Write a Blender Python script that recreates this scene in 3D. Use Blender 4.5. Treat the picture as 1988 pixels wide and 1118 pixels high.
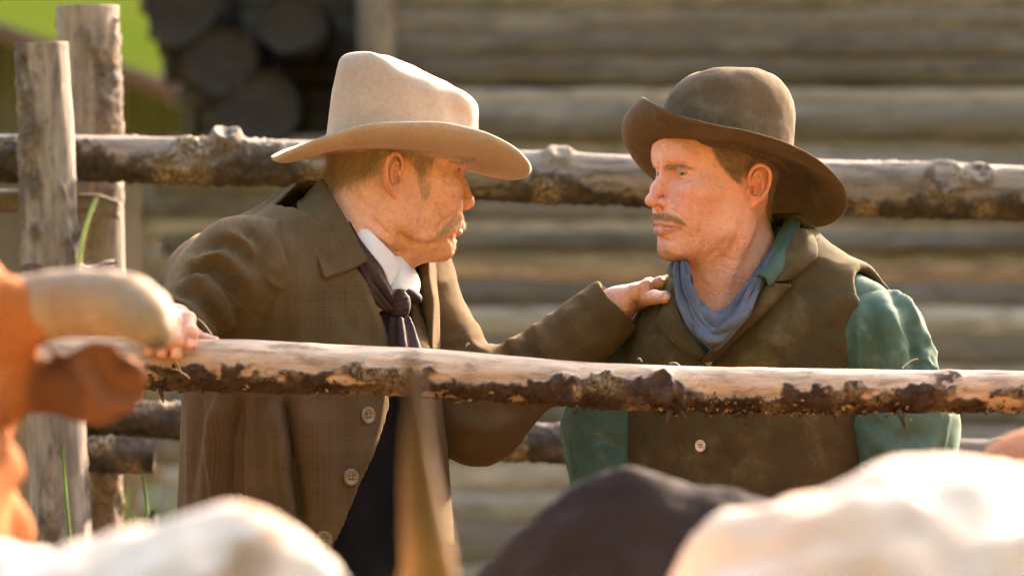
import bpy, bmesh, math, random
import numpy as np
from mathutils import Vector, Matrix, noise as mnoise

# ---------------------------------------------------------------- camera, sky, sun, exposure
SC = bpy.context.scene
for o in list(bpy.data.objects):
    bpy.data.objects.remove(o)
COL = SC.collection
CAM = np.array([0.0, -7.9, 1.465])
FPX = 1988.0 * 200.0 / 36.0

cam_d = bpy.data.cameras.new('camera')
cam_d.lens = 200.0
cam_d.sensor_width = 36.0
cam_d.clip_start = 0.1
cam_d.clip_end = 2000.0
cam_d.dof.use_dof = True
cam_d.dof.focus_distance = 7.84
cam_d.dof.aperture_fstop = 4.0
cam = bpy.data.objects.new('camera', cam_d)
cam.location = CAM
cam.rotation_euler = (math.radians(90), 0, 0)
COL.objects.link(cam)
SC.camera = cam

SUN_AZ, SUN_EL = math.radians(38.0), math.radians(26.0)   # azimuth: from +Y (away from camera) towards +X
wd = bpy.data.worlds.new('World')
SC.world = wd
wd.use_nodes = True
nt = wd.node_tree
nt.nodes.clear()
sky = nt.nodes.new('ShaderNodeTexSky')
sky.sky_type = 'NISHITA'
sky.sun_disc = False
sky.sun_elevation = SUN_EL
sky.sun_rotation = SUN_AZ
sky.air_density = 1.0
sky.dust_density = 5.0
sky.ozone_density = 0.3
bg = nt.nodes.new('ShaderNodeBackground')
bg.inputs['Strength'].default_value = 0.15
wo = nt.nodes.new('ShaderNodeOutputWorld')
nt.links.new(sky.outputs[0], bg.inputs[0])
nt.links.new(bg.outputs[0], wo.inputs[0])

sun_d = bpy.data.lights.new('sun', 'SUN')
sun_d.energy = 2.3
sun_d.angle = math.radians(1.5)
sun_d.color = (1.0, 0.84, 0.62)
sun = bpy.data.objects.new('sun', sun_d)
sd = Vector((math.sin(SUN_AZ) * math.cos(SUN_EL), math.cos(SUN_AZ) * math.cos(SUN_EL), math.sin(SUN_EL)))
sun.rotation_euler = sd.to_track_quat('Z', 'Y').to_euler()
sun.location = (6, 8, 9)
COL.objects.link(sun)

SC.view_settings.view_transform = 'Standard'
SC.view_settings.look = 'None'
SC.view_settings.exposure = 3.15
SC.view_settings.use_white_balance = True
SC.view_settings.white_balance_temperature = 6350
SC.view_settings.white_balance_tint = 17.0
SC.view_settings.gamma = 1.0
SC.render.engine = 'CYCLES'
SC.cycles.use_denoising = True
SC.cycles.denoising_input_passes = 'RGB_ALBEDO_NORMAL'
SC.cycles.denoising_prefilter = 'FAST'
SC.cycles.max_bounces = 6
SC.cycles.caustics_reflective = False
SC.cycles.caustics_refractive = False
SC.cycles.sample_clamp_indirect = 6.0

# ---------------------------------------------------------------- helpers: pixels of the photograph <-> places
F32 = np.float32
def W(px, py, y=0.0):
    d = y + 7.9
    return np.array([(px - 994.0) * d / FPX, y, CAM[2] - (py - 559.0) * d / FPX])
def scr(P):
    P = np.asarray(P)
    d = P[:, 1] + 7.9
    return np.stack([994.0 + P[:, 0] * FPX / d, 559.0 - (P[:, 2] - CAM[2]) * FPX / d], 1)

# ---------------------------------------------------------------- numpy noise
def _hash(ix, iy, iz, seed):
    n = (ix * 374761393 + iy * 668265263 + iz * 1274126177 + seed * 974711) & 0xFFFFFFFF
    n = ((n ^ (n >> 13)) * 1103515245) & 0xFFFFFFFF
    n = (n ^ (n >> 16)) & 0xFFFF
    return n.astype(np.float32) / 32768.0 - 1.0
def vnoise(P, scale=1.0, seed=0):
    Q = np.asarray(P, dtype=np.float64) * scale
    I = np.floor(Q).astype(np.int64)
    f = (Q - I).astype(np.float32)
    f = f * f * f * (f * (f * 6 - 15) + 10)
    r = 0
    for a in (0, 1):
        wa = f[:, 0] if a else 1 - f[:, 0]
        for b in (0, 1):
            wb = f[:, 1] if b else 1 - f[:, 1]
            for c in (0, 1):
                wc = f[:, 2] if c else 1 - f[:, 2]
                r = r + wa * wb * wc * _hash(I[:, 0] + a, I[:, 1] + b, I[:, 2] + c, seed)
    return r
def fbm(P, scale=1.0, octv=4, seed=0, gain=0.5):
    r, a = 0, 1.0
    for k in range(octv):
        r = r + a * vnoise(P, scale * 2.03 ** k, seed + 17 * k)
        a *= gain
    return r

# ---------------------------------------------------------------- signed distance toolkit
def smin(a, b, k):
    h = np.maximum(k - np.abs(a - b), 0) / k
    return np.minimum(a, b) - h * h * k * 0.25
def smax(a, b, k):
    return -smin(-a, -b, k)
def rot_xyz(rx=0, ry=0, rz=0):
    return np.array(Matrix.Rotation(math.radians(rz), 3, 'Z') @ Matrix.Rotation(math.radians(ry), 3, 'Y') @ Matrix.Rotation(math.radians(rx), 3, 'X'))
def ell(P, c, r, R=None):
    Q = P - np.asarray(c, F32)
    if R is not None:
        Q = Q @ np.asarray(R, F32)
    r = np.asarray(r, F32)
    k0 = np.sqrt(((Q / r) ** 2).sum(1))
    k1 = np.sqrt(((Q / (r * r)) ** 2).sum(1)) + 1e-9
    return k0 * (k0 - 1.0) / k1
def sph(P, c, r):
    return np.sqrt(((P - np.asarray(c, F32)) ** 2).sum(1)) - r
def cap(P, a, b, ra, rb=None):
    rb = ra if rb is None else rb
    a = np.asarray(a, F32); b = np.asarray(b, F32)
    ba = b - a
    pa = P - a
    h = np.clip(pa @ ba / max(float(ba @ ba), 1e-12), 0, 1)
    q = pa - h[:, None] * ba
    return np.sqrt((q * q).sum(1)) - (ra + (rb - ra) * h)
def chain(P, pts, rs, k=None):
    d = None
    for i in range(len(pts) - 1):
        e = cap(P, pts[i], pts[i + 1], rs[i], rs[i + 1])
        d = e if d is None else (np.minimum(d, e) if k is None else smin(d, e, k))
    return d
def rbox(P, c, hs, r, R=None):
    Q = P - np.asarray(c, F32)
    if R is not None:
        Q = Q @ np.asarray(R, F32)
    q = np.abs(Q) - (np.asarray(hs, F32) - r)
    return np.sqrt((np.maximum(q, 0) ** 2).sum(1)) + np.minimum(q.max(1), 0) - r
def loft(P, zs, cx, cy, a, b, n=2.4):
    """solid of superelliptic slices along local z (arrays give centre and half-axes per height)"""
    z = P[:, 2]
    X = (P[:, 0] - np.interp(z, zs, cx)) / np.interp(z, zs, a)
    Y = (P[:, 1] - np.interp(z, zs, cy)) / np.interp(z, zs, b)
    m = np.minimum(np.interp(z, zs, a), np.interp(z, zs, b))
    rr = (np.abs(X) ** n + np.abs(Y) ** n) ** (1.0 / n)
    d = (rr - 1) * m
    return np.maximum(d, np.maximum(zs[0] - z, z - zs[-1])).astype(F32)
def csp(xs, ys, n):
    """smooth (Catmull-Rom) resampling of a polyline given as arrays"""
    pts = np.asarray(ys, float)
    if pts.ndim == 1:
        pts = pts[:, None]
    t = np.linspace(0, len(pts) - 1, n)
    i = np.clip(np.floor(t).astype(int), 0, len(pts) - 2)
    u = (t - i)[:, None]
    p0 = pts[np.maximum(i - 1, 0)]; p1 = pts[i]; p2 = pts[i + 1]; p3 = pts[np.minimum(i + 2, len(pts) - 1)]
    return 0.5 * (2 * p1 + (p2 - p0) * u + (2 * p0 - 5 * p1 + 4 * p2 - p3) * u ** 2 + (3 * p1 - p0 - 3 * p2 + p3) * u ** 3)

def surf(f, lo, hi, h, proj=2, block=4):
    """surface-nets polygonisation of f<0; returns verts (N,3), quads (M,4)"""
    lo = np.asarray(lo, float); hi = np.asarray(hi, float)
    nb = np.maximum(np.ceil((hi - lo) / (h * block)).astype(int), 1)
    H = h * block
    ax = [lo[i] + (np.arange(nb[i]) + 0.5) * H for i in range(3)]
    G = np.stack(np.meshgrid(*ax, indexing='ij'), -1).reshape(-1, 3).astype(F32)
    dc = np.concatenate([f(G[i:i + 200000]) for i in range(0, len(G), 200000)]).reshape(nb)
    act = np.abs(dc) < H * 1.7
    n = nb * block + 1
    D = np.ones(n, F32)
    neg = np.repeat(np.repeat(np.repeat(dc < 0, block, 0), block, 1), block, 2)
    D[:-1, :-1, :-1][neg] = -1.0
    m = np.zeros(n, bool)
    au = np.repeat(np.repeat(np.repeat(act, block, 0), block, 1), block, 2)
    for a in (0, 1):
        for b in (0, 1):
            for c in (0, 1):
                m[a:n[0] - 1 + a, b:n[1] - 1 + b, c:n[2] - 1 + c] |= au
    idx = np.argwhere(m)
    for i in range(0, len(idx), 200000):
        q = idx[i:i + 200000]
        D[q[:, 0], q[:, 1], q[:, 2]] = f((lo + q * h).astype(F32))
    S = D < 0
    S[0], S[-1], S[:, 0], S[:, -1], S[:, :, 0], S[:, :, -1] = False, False, False, False, False, False
    D = np.where(S, np.minimum(D, -1e-7), np.maximum(D, 1e-7))
    c8 = sum(S[a:n[0] - 1 + a, b:n[1] - 1 + b, c:n[2] - 1 + c].astype(np.int8) for a in (0, 1) for b in (0, 1) for c in (0, 1))
    cells = np.argwhere((c8 > 0) & (c8 < 8))
    vid = np.full(n - 1, -1, np.int32)
    vid[cells[:, 0], cells[:, 1], cells[:, 2]] = np.arange(len(cells))
    acc = np.zeros((len(cells), 3)); cnt = np.zeros(len(cells))
    corner = {(a, b, c): D[cells[:, 0] + a, cells[:, 1] + b, cells[:, 2] + c] for a in (0, 1) for b in (0, 1) for c in (0, 1)}
    for axis in range(3):
        for a in (0, 1):
            for b in (0, 1):
                p = [a, b]; p.insert(axis, 0); q = [a, b]; q.insert(axis, 1)
                d0 = corner[tuple(p)]; d1 = corner[tuple(q)]
                x = (d0 < 0) != (d1 < 0)
                t = np.where(x, d0 / np.where(x, d0 - d1, 1), 0)
                pos = np.tile(np.array(p, float), (len(cells), 1)); pos[:, axis] = t
                acc[x] += pos[x]; cnt[x] += 1
    V = lo + (cells + acc / cnt[:, None]) * h
    Fs = []
    for axis in range(3):
        o1, o2 = [(1, 2), (2, 0), (0, 1)][axis]
        sl0 = [slice(None)] * 3; sl1 = [slice(None)] * 3
        sl0[axis] = slice(0, -1); sl1[axis] = slice(1, None)
        ch = S[tuple(sl0)] != S[tuple(sl1)]
        e = np.argwhere(ch)
        e = e[(e[:, o1] > 0) & (e[:, o2] > 0) & (e[:, o1] < n[o1] - 1) & (e[:, o2] < n[o2] - 1)]
        def at(d1, d2):
            q = e.copy(); q[:, o1] += d1; q[:, o2] += d2
            return vid[q[:, 0], q[:, 1], q[:, 2]]
        quad = np.stack([at(-1, -1), at(0, -1), at(0, 0), at(-1, 0)], 1)
        flip = ~S[e[:, 0], e[:, 1], e[:, 2]]
        quad[flip] = quad[flip][:, ::-1]
        Fs.append(quad)
    Q = np.concatenate(Fs)
    Q = Q[(Q >= 0).all(1)]
    for _ in range(proj):
        e = h * 0.5
        Vf = V.astype(F32)
        d0 = f(Vf)
        g = np.stack([f(Vf + np.eye(3, dtype=F32)[i] * e) - f(Vf - np.eye(3, dtype=F32)[i] * e) for i in range(3)], 1) / (2 * e)
        gl = (g * g).sum(1) + 1e-6
        step = np.clip(d0 / gl, -h, h)[:, None] * g
        V = V - 0.8 * step
    return V, Q

def vnormals(V, Q):
    a = V[Q[:, 2]] - V[Q[:, 0]]; b = V[Q[:, 3]] - V[Q[:, 1]]
    fn = np.cross(a, b)
    N = np.zeros_like(V)
    for k in range(4):
        for c in range(3):
            N[:, c] += np.bincount(Q[:, k], fn[:, c], len(V))
    return N / (np.linalg.norm(N, axis=1)[:, None] + 1e-12)
def relax(V, Q, it=1, lam=0.5):
    E = np.concatenate([Q[:, [0, 1]], Q[:, [1, 2]], Q[:, [2, 3]], Q[:, [3, 0]]])
    for _ in range(it):
        S = np.zeros_like(V); n = np.bincount(E.ravel(), minlength=len(V))
        for c in range(3):
            S[:, c] = np.bincount(E[:, 0], V[E[:, 1], c], len(V)) + np.bincount(E[:, 1], V[E[:, 0], c], len(V))
        V = V + lam * (S / np.maximum(n, 1)[:, None] - V)
    return V
def pl_dist(P, pts):
    """distance from points to a polyline, and the parameter 0..1 along it"""
    best = np.full(len(P), 1e9); tt = np.zeros(len(P))
    n = len(pts) - 1
    for i in range(n):
        a = pts[i]; ba = pts[i + 1] - a
        pa = P - a
        h = np.clip(pa @ ba / max(ba @ ba, 1e-14), 0, 1)
        q = pa - h[:, None] * ba
        d = np.sqrt((q * q).sum(1))
        m = d < best
        best[m] = d[m]; tt[m] = (i + h[m]) / n
    return best, tt
class Skin:
    """a polygonised surface that can be drawn on in photograph pixels"""
    def __init__(s, V, Q):
        s.V, s.Q = V, Q
        s.N = vnormals(V, Q)
        s.refresh()
    def refresh(s):
        s.S = scr(s.V)
        s.view = ((CAM - s.V) * s.N).sum(1) / np.linalg.norm(CAM - s.V, axis=1)
    def snap(s, px, py, rad=9.0):
        d2 = (s.S[:, 0] - px) ** 2 + (s.S[:, 1] - py) ** 2
        m = np.where((d2 < rad * rad) & (s.view > 0.0))[0]
        if len(m) == 0:
            return s.V[np.argmin(d2 + 1e6 * (s.view < -0.2))]
        fr = s.V[m, 1].min()
        m = m[s.V[m, 1] < fr + 0.03]
        return s.V[m[np.argmin(d2[m])]]
    def poly(s, pts, n=None):
        P = csp(None, pts, n or max(2 * len(pts), 6)) if len(pts) > 2 else np.asarray(pts, float)
        return np.array([s.snap(x, y) for x, y in P])
    def stroke(s, pts, amp, w, taper=True, frame=None):
        """raise (amp>0) or carve (amp<0) a line drawn in pixels; amp, w in metres"""
        pl = s.poly(pts)
        lo = pl.min(0) - 4 * w; hi = pl.max(0) + 4 * w
        m = np.where(((s.V > lo) & (s.V < hi)).all(1))[0]
        if len(m) == 0:
            return
        d, t = pl_dist(s.V[m], pl)
        g = amp * np.exp(-(d / w) ** 2)
        if taper:
            g = g * np.clip(np.minimum(t, 1 - t) * 4 + 0.25, 0, 1)
        s.V[m] += s.N[m] * g[:, None]
    def mask(s, pts, w):
        pl = s.poly(pts)
        d, t = pl_dist(s.V, pl)
        return np.exp(-(d / w) ** 2)
    def inside(s, poly):
        """vertices seen inside a pixel polygon (front-facing)"""
        return in_poly(s.S, poly) & (s.view > 0.05)
def in_poly(S, poly):
    poly = np.asarray(poly, float)
    x, y = S[:, 0], S[:, 1]
    r = np.zeros(len(S), bool)
    j = len(poly) - 1
    for i in range(len(poly)):
        xi, yi = poly[i]; xj, yj = poly[j]
        if yi != yj:
            r ^= ((yi > y) != (yj > y)) & (x < (xj - xi) * (y - yi) / (yj - yi) + xi)
        j = i
    return r

# ---------------------------------------------------------------- object helpers
def mesh(name, V, F, mat=None, smooth=True, attrs=None, uv=None):
    me = bpy.data.meshes.new(name)
    V = np.asarray(V, np.float32)
    if isinstance(F, np.ndarray):
        me.vertices.add(len(V)); me.vertices.foreach_set('co', V.ravel())
        k = F.shape[1]
        me.loops.add(F.size); me.loops.foreach_set('vertex_index', F.astype(np.int32).ravel())
        me.polygons.add(len(F)); me.polygons.foreach_set('loop_start', np.arange(len(F), dtype=np.int32) * k)
        me.update(calc_edges=True)
    else:
        me.from_pydata([tuple(map(float, v)) for v in V], [], [tuple(map(int, f)) for f in F])
        me.update()
    me.validate()
    if smooth:
        me.polygons.foreach_set('use_smooth', np.ones(len(me.polygons), bool))
    for k, v in (attrs or {}).items():
        v = np.asarray(v, np.float32)
        if v.ndim == 1:
            at = me.attributes.new(k, 'FLOAT', 'POINT'); at.data.foreach_set('value', v)
        else:
            at = me.attributes.new(k, 'FLOAT_VECTOR', 'POINT'); at.data.foreach_set('vector', v.ravel())
    if mat:
        me.materials.append(mat)
    return me
def obj(name, me, parent=None, label=None, cat=None, group=None, kind=None):
    o = bpy.data.objects.new(name, me)
    COL.objects.link(o)
    if parent is not None:
        o.parent = parent
        o.matrix_parent_inverse = Matrix.Translation(-Vector(parent_loc(parent)))
    if label: o['label'] = label
    if cat: o['category'] = cat
    if group: o['group'] = group
    if kind: o['kind'] = kind
    return o
WLOC = {}
def parent_loc(p):
    return WLOC.get(p.name, Vector((0, 0, 0)))
def thing(name, label, cat, loc=(0, 0, 0), group=None):
    o = bpy.data.objects.new(name, None)
    o.empty_display_size = 0.2
    o.location = loc
    COL.objects.link(o)
    WLOC[o.name] = Vector(loc)
    o['label'] = label; o['category'] = cat
    if group: o['group'] = group
    return o
def grid_faces(nu, nv, wrap_u=False, wrap_v=False):
    i, j = np.meshgrid(np.arange(nu if wrap_u else nu - 1), np.arange(nv if wrap_v else nv - 1), indexing='ij')
    i = i.ravel(); j = j.ravel()
    i2 = (i + 1) % nu; j2 = (j + 1) % nv
    return np.stack([i * nv + j, i2 * nv + j, i2 * nv + j2, i * nv + j2], 1)
def join_parts(parts):
    """[(V,F quads)] -> one V,F"""
    Vs, Fs, n = [], [], 0
    for V, F in parts:
        Vs.append(np.asarray(V, float)); Fs.append(np.asarray(F) + n); n += len(V)
    return np.concatenate(Vs), np.concatenate(Fs)
def tube(path, rad, nseg=10, cap_ends=True, up=(0, 0, 1)):
    """tapered tube along a path; rad scalar or array"""
    path = np.asarray(path, float); n = len(path)
    rad = np.full(n, rad) if np.isscalar(rad) else np.asarray(rad, float)
    T = np.gradient(path, axis=0); T /= np.linalg.norm(T, axis=1)[:, None] + 1e-12
    upv = np.asarray(up, float)
    if abs(T[0] @ upv) > 0.95: upv = np.array([1.0, 0, 0])
    A = np.zeros_like(T)
    a = upv - T[0] * (upv @ T[0]); a /= np.linalg.norm(a)
    for i in range(n):
        a = a - T[i] * (a @ T[i]); a /= np.linalg.norm(a) + 1e-12
        A[i] = a
    B = np.cross(T, A)
    th = np.linspace(0, 2 * np.pi, nseg, endpoint=False)
    V = path[:, None] + rad[:, None, None] * (np.cos(th)[None, :, None] * A[:, None] + np.sin(th)[None, :, None] * B[:, None])
    V = V.reshape(-1, 3)
    F = grid_faces(n, nseg, False, True)[:, ::-1]
    if cap_ends:
        V = np.concatenate([V, path[:1], path[-1:]])
        j = np.arange(nseg); j2 = (j + 1) % nseg
        c0 = np.full(nseg, n * nseg); c1 = c0 + 1
        F = np.concatenate([F, np.stack([c0, j, j2, j2], 1)[:, [0, 1, 2, 2]], np.stack([c1, (n - 1) * nseg + j2, (n - 1) * nseg + j, (n - 1) * nseg + j], 1)])
    return V, F
def quads_to_list(F):
    return [tuple(dict.fromkeys(map(int, f))) for f in F]

# ---------------------------------------------------------------- materials
class NT:
    def __init__(s, name):
        s.m = bpy.data.materials.new(name)
        s.m.use_nodes = True
        s.t = s.m.node_tree
        s.t.nodes.clear()
        s.out = s.t.nodes.new('ShaderNodeOutputMaterial')
        s.bsdf = s.t.nodes.new('ShaderNodeBsdfPrincipled')
        s.t.links.new(s.bsdf.outputs[0], s.out.inputs[0])
    def n(s, typ, ins=None, **props):
        nd = s.t.nodes.new(typ)
        for k, v in props.items():
            setattr(nd, k, v)
        for k, v in (ins or {}).items():
            s.set(nd.inputs[k], v)
        return nd
    def set(s, sock, v):
        if isinstance(v, bpy.types.NodeSocket):
            s.t.links.new(v, sock)
        elif isinstance(v, (tuple, list)) and len(v) == 3 and sock.type == 'RGBA':
            sock.default_value = (*v, 1)
        else:
            sock.default_value = v
    def p(s, **kw):
        for k, v in kw.items():
            s.set(s.bsdf.inputs[k.replace('_', ' ')], v)
    def attr(s, name, vec=False):
        a = s.n('ShaderNodeAttribute', attribute_name=name)
        return a.outputs['Vector'] if vec else a.outputs['Fac']
    def coord(s, which='Object'):
        return s.n('ShaderNodeTexCoord').outputs[which]
    def mapping(s, vec, scale=(1, 1, 1), rot=(0, 0, 0), loc=(0, 0, 0)):
        return s.n('ShaderNodeMapping', {'Vector': vec, 'Scale': scale, 'Rotation': rot, 'Location': loc}).outputs[0]
    def noise(s, vec, scale=5.0, detail=4.0, rough=0.55, dist=0.0):
        return s.n('ShaderNodeTexNoise', {'Vector': vec, 'Scale': scale, 'Detail': detail, 'Roughness': rough, 'Distortion': dist}).outputs[0]
    def voro(s, vec, scale=5.0, feature='F1'):
        return s.n('ShaderNodeTexVoronoi', {'Vector': vec, 'Scale': scale}, feature=feature).outputs[0]
    def ramp(s, fac, stops, interp='LINEAR'):
        r = s.n('ShaderNodeValToRGB', {'Fac': fac})
        cr = r.color_ramp; cr.interpolation = interp
        while len(cr.elements) < len(stops):
            cr.elements.new(0.5)
        for e, (p, c) in zip(cr.elements, stops):
            e.position = p
            e.color = (*c, 1) if not np.isscalar(c) else (c, c, c, 1)
        return r.outputs[0]
    def mix(s, fac, a, b, mode='MIX'):
        nd = s.n('ShaderNodeMix', data_type='RGBA', blend_type=mode)
        s.set(nd.inputs[0], fac); s.set(nd.inputs[6], a); s.set(nd.inputs[7], b)
        return nd.outputs[2]
    def math(s, op, a, b=None, c=None, clamp=False):
        nd = s.n('ShaderNodeMath', operation=op, use_clamp=clamp)
        s.set(nd.inputs[0], a)
        if b is not None: s.set(nd.inputs[1], b)
        if c is not None: s.set(nd.inputs[2], c)
        return nd.outputs[0]
    def bump(s, h, strength=0.3, dist=0.002, prev=None):
        ins = {'Height': h, 'Strength': strength, 'Distance': dist}
        if prev is not None: ins['Normal'] = prev
        b = s.n('ShaderNodeBump', ins)
        return b.outputs[0]
# ---------------------------------------------------------------- heads
def ear_sdf(P, e):
    """ear on the +s side; P in head space (forward, side, up)"""
    c = np.array(e.get('pos', (-0.010, 0.069, 0.004)))
    R = rot_xyz(0, e.get('tilt', -8), 0) @ np.eye(3)
    yaw = math.radians(e.get('flare', 24))
    # ear frame: a = backwards (rotated outwards), b = up, n = outwards
    a = np.array([-math.cos(yaw), math.sin(yaw), 0.0]); n = np.array([math.sin(yaw), math.cos(yaw), 0.0]); b = np.array([0, 0, 1.0])
    t = math.radians(e.get('tilt', 10))
    a, b = a * math.cos(t) - b * math.sin(t) * 0 + b * 0, b
    a2 = a * math.cos(t) - b * math.sin(t); b2 = a * math.sin(t) + b * math.cos(t)
    Q = (P - c.astype(F32)) @ np.stack([a2, b2, n], 1).astype(F32)
    k = e.get('size', 1.0)
    Q = Q / k
    near = (np.abs(Q) < np.array([0.06, 0.07, 0.05])).all(1)
    d = np.full(len(P), 0.02, F32)
    q = Q[near]
    if len(q) == 0:
        return d
    helix = [(0.004, -0.003, 0.001), (-0.001, 0.006, 0.005), (-0.002, 0.016, 0.0075), (0.001, 0.026, 0.0095), (0.0085, 0.0330, 0.011), (0.018, 0.0335, 0.0115), (0.0260, 0.0275, 0.011), (0.0292, 0.016, 0.010), (0.0280, 0.002, 0.0085), (0.0225, -0.012, 0.007), (0.0140, -0.0235, 0.005)]
    hp = csp(None, helix, 26)
    hr = np.interp(np.linspace(0, 1, 26), [0, .15, .45, .8, 1], [.0026, .0028, .0031, .0029, .0032])
    plate = ell(q, (0.0140, 0.0040, 0.0010), (0.0160, 0.0295, 0.0070))
    plate = smax(plate, -chain(q, csp(None, [(0.005, 0.027, 0.011), (0.015, 0.0290, 0.0120), (0.0240, 0.0215, 0.0115), (0.0250, 0.006, 0.0100), (0.0200, -0.009, 0.0085)], 12), [0.0030] * 12), 0.0014)
    anti = csp(None, [(0.0125, 0.0235, 0.0070), (0.0180, 0.0145, 0.0085), (0.0200, 0.0040, 0.0090), (0.0170, -0.0075, 0.0082), (0.0110, -0.0140, 0.0072)], 12)
    dd = smin(plate, chain(q, anti, [.0027] * 12), 0.0022)
    dd = smin(dd, cap(q, (0.0175, 0.0130, 0.0075), (0.0060, 0.0215, 0.0060), .0020), 0.0025)
    dd = smax(dd, -ell(q, (0.0100, -0.0020, 0.0100), (0.0082, 0.0120, 0.0125)), 0.0018)
    dd = smax(dd, -ell(q, (0.0105, 0.0195, 0.0100), (0.0040, 0.0050, 0.0045)), 0.0015)
    dd = smin(dd, chain(q, hp, hr), 0.0016)
    dd = smin(dd, ell(q, (0.0000, -0.006, 0.0050), (0.0040, 0.0062, 0.0042)), 0.0022)
    dd = smin(dd, ell(q, (0.0100, -0.0145, 0.0062), (0.0048, 0.0032, 0.0034)), 0.0022)
    lob = e.get('lobe', (0.007, 0.0095))
    dd = smin(dd, ell(q, (0.0078, -0.0235, 0.0035), (lob[0], lob[1], 0.0044)), 0.0035)
    dd = smin(dd, ell(q, (0.006, 0.002, -0.006), (0.010, 0.024, 0.008)), 0.003)
    dd = smax(dd, -ell(q, (0.0058, -0.004, 0.0045), (0.0040, 0.0058, 0.0085)), 0.0016)
    d[near] = dd * k
    return d

def head_sdf(P, h):
    """P: (forward, side, up) metres from the middle of the ear canals"""
    g = h.get
    A = P.copy()
    A[:, 1] = np.sqrt(A[:, 1] ** 2 + 1e-7) / g('wide', 1.0)
    cr = g('cran', (-0.006, 0.098))
    d = ell(A, (cr[0], 0, 0.048), (cr[1], 0.0745, 0.090))
    d = smin(d, ell(A, (0.030, 0, -0.012), (0.060, 0.061, 0.075)), 0.03)               # face block
    gon = g('gon', (0.004, 0.049, -0.052)); chn = g('chin', (0.080, 0.0, -0.086))
    d = smin(d, cap(A, gon, (chn[0] - 0.008, 0.014, chn[2] + 0.003), 0.0135, 0.014), 0.042)
    d = smin(d, cap(A, (gon[0] - 0.002, gon[1] + 0.002, 0.0), gon, 0.013, 0.013), 0.03)
    d = smin(d, ell(A, (chn[0], 0, chn[2]), g('chin_r', (0.017, 0.022, 0.016))), 0.018)
    d = smin(d, ell(A, (0.060, 0.047, 0.000), (0.026, 0.018, 0.016)), 0.022)              # cheekbone
    d = smin(d, ell(A, (0.066, 0.030, -0.030), g('cheek_r', (0.024, 0.026, 0.030))), 0.025)
    d = smin(d, cap(A, (0.0875, 0.006, 0.039), (0.0735, 0.041, 0.0415), 0.0105, 0.0090), g('brow_k', 0.016))
    d = smin(d, ell(A, (0.064, 0, 0.062), (0.033, 0.050, 0.040)), 0.03)                  # forehead
    d = smin(d, ell(A, (0.076, 0, -0.042), (0.0255, 0.032, 0.028)), 0.02)                  # muzzle
    # eye sockets
    d = smax(d, -ell(A, (0.094, 0.033, 0.0225), (0.017, 0.019, 0.0115)), 0.014)
    d = smax(d, -ell(A, (0.100, 0.019, 0.020), (0.0155, 0.009, 0.014)), 0.009)
    # nose
    ntip = np.array(g('ntip', (0.113, 0, -0.014))); nas = np.array(g('nasion', (0.0885, 0, 0.030)))
    mid = nas * 0.5 + ntip * 0.5 + np.array([g('hump', 0.001), 0, 0])
    d = smin(d, chain(A, [nas, mid, ntip], [0.0066, g('bridge_r', 0.0080), g('tip_r', 0.0105)], 0.01), 0.010)
    d = smin(d, sph(A, ntip + np.array([0.0005, 0.0035, -0.0005]), g('tip_r', 0.0105) - 0.0018), 0.006)
    al = ntip + np.array(g('ala', (-0.0145, 0.0125, -0.004)))
    d = smin(d, ell(A, al, g('ala_r', (0.0095, 0.0062, 0.0080))), 0.005)
    d = smin(d, cap(A, ntip + np.array([-0.006, 0, -0.005]), ntip + np.array([-0.020, 0, -0.012]), 0.005, 0.006), 0.005)
    d = smax(d, -ell(A, ntip + np.array([-0.0105, 0.0070, -0.0105]), g('nostril', (0.0068, 0.0038, 0.0058)), rot_xyz(0, 20, 0)), 0.0022)
    # mouth
    mz = g('mouth', -0.0535); mf = g('mouth_f', 0.1015)
    up = [(mf, 0, mz + 0.0042), (mf - 0.001, 0.006, mz + 0.0052), (mf - 0.0065, 0.015, mz + 0.003), (mf - 0.0190, 0.0290, mz)]
    d = smin(d, chain(A, up, [0.0050, 0.0052, 0.0045, 0.0022], 0.004), 0.005)
    lo = [(mf - 0.002, 0, mz - 0.0052), (mf - 0.003, 0.007, mz - 0.005), (mf - 0.008, 0.015, mz - 0.0035), (mf - 0.0190, 0.0275, mz - 0.001)]
    d = smin(d, chain(A, lo, [0.0062, 0.0062, 0.0052, 0.0022], 0.004), 0.0045)
    cr = [(mf + 0.0050, 0, mz + 0.0002), (mf + 0.0044, 0.008, mz + 0.0004), (mf - 0.003, 0.017, mz - 0.0002), (mf - 0.0155, 0.0300, mz - 0.001)]
    d = smax(d, -chain(A, cr, [0.0024, 0.0022, 0.0018, 0.0012]), 0.002)
    d = smin(d, chain(A, [(mf - 0.006, 0, mz), (mf - 0.016, 0.018, mz)], [0.0065, 0.0055]), 0.002)
    # eyelids: shell around the eyeball with an almond slit
    ec = np.array(g('eye', (0.0735, 0.0320, 0.0235)))
    lid = sph(A, ec, 0.0136)
    op = g('open', 0.0042)
    sl = ell(A, ec + np.array([0.012, 0.0015, g('slit', -0.0005)]), (0.012, 0.0135, op), rot_xyz(g('slant', 4), 0, 0))
    lid = smax(lid, -sl, 0.0012)
    d = smin(d, lid, 0.0055)
    d = smax(d, -sl, 0.0010)
    d = smax(d, A[:, 2] + 0.42 * A[:, 1] - 0.100, 0.03)              # the crown is under the hat
    # neck
    nk = g('neck', [(-0.022, 0, -0.02), (-0.036, 0, -0.10), (-0.050, 0, -0.20)])
    nr = g('neck_r', [0.052, 0.053, 0.060])
    dn = chain(A, nk, nr, 0.03)
    th = g('throat', [(0.045, 0, -0.080), (0.006, 0, -0.115), (-0.012, 0, -0.19)])
    dn = smin(dn, chain(A, th, [0.020, 0.026, 0.030], 0.02), 0.03)
    d = smin(d, dn, 0.032)
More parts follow.
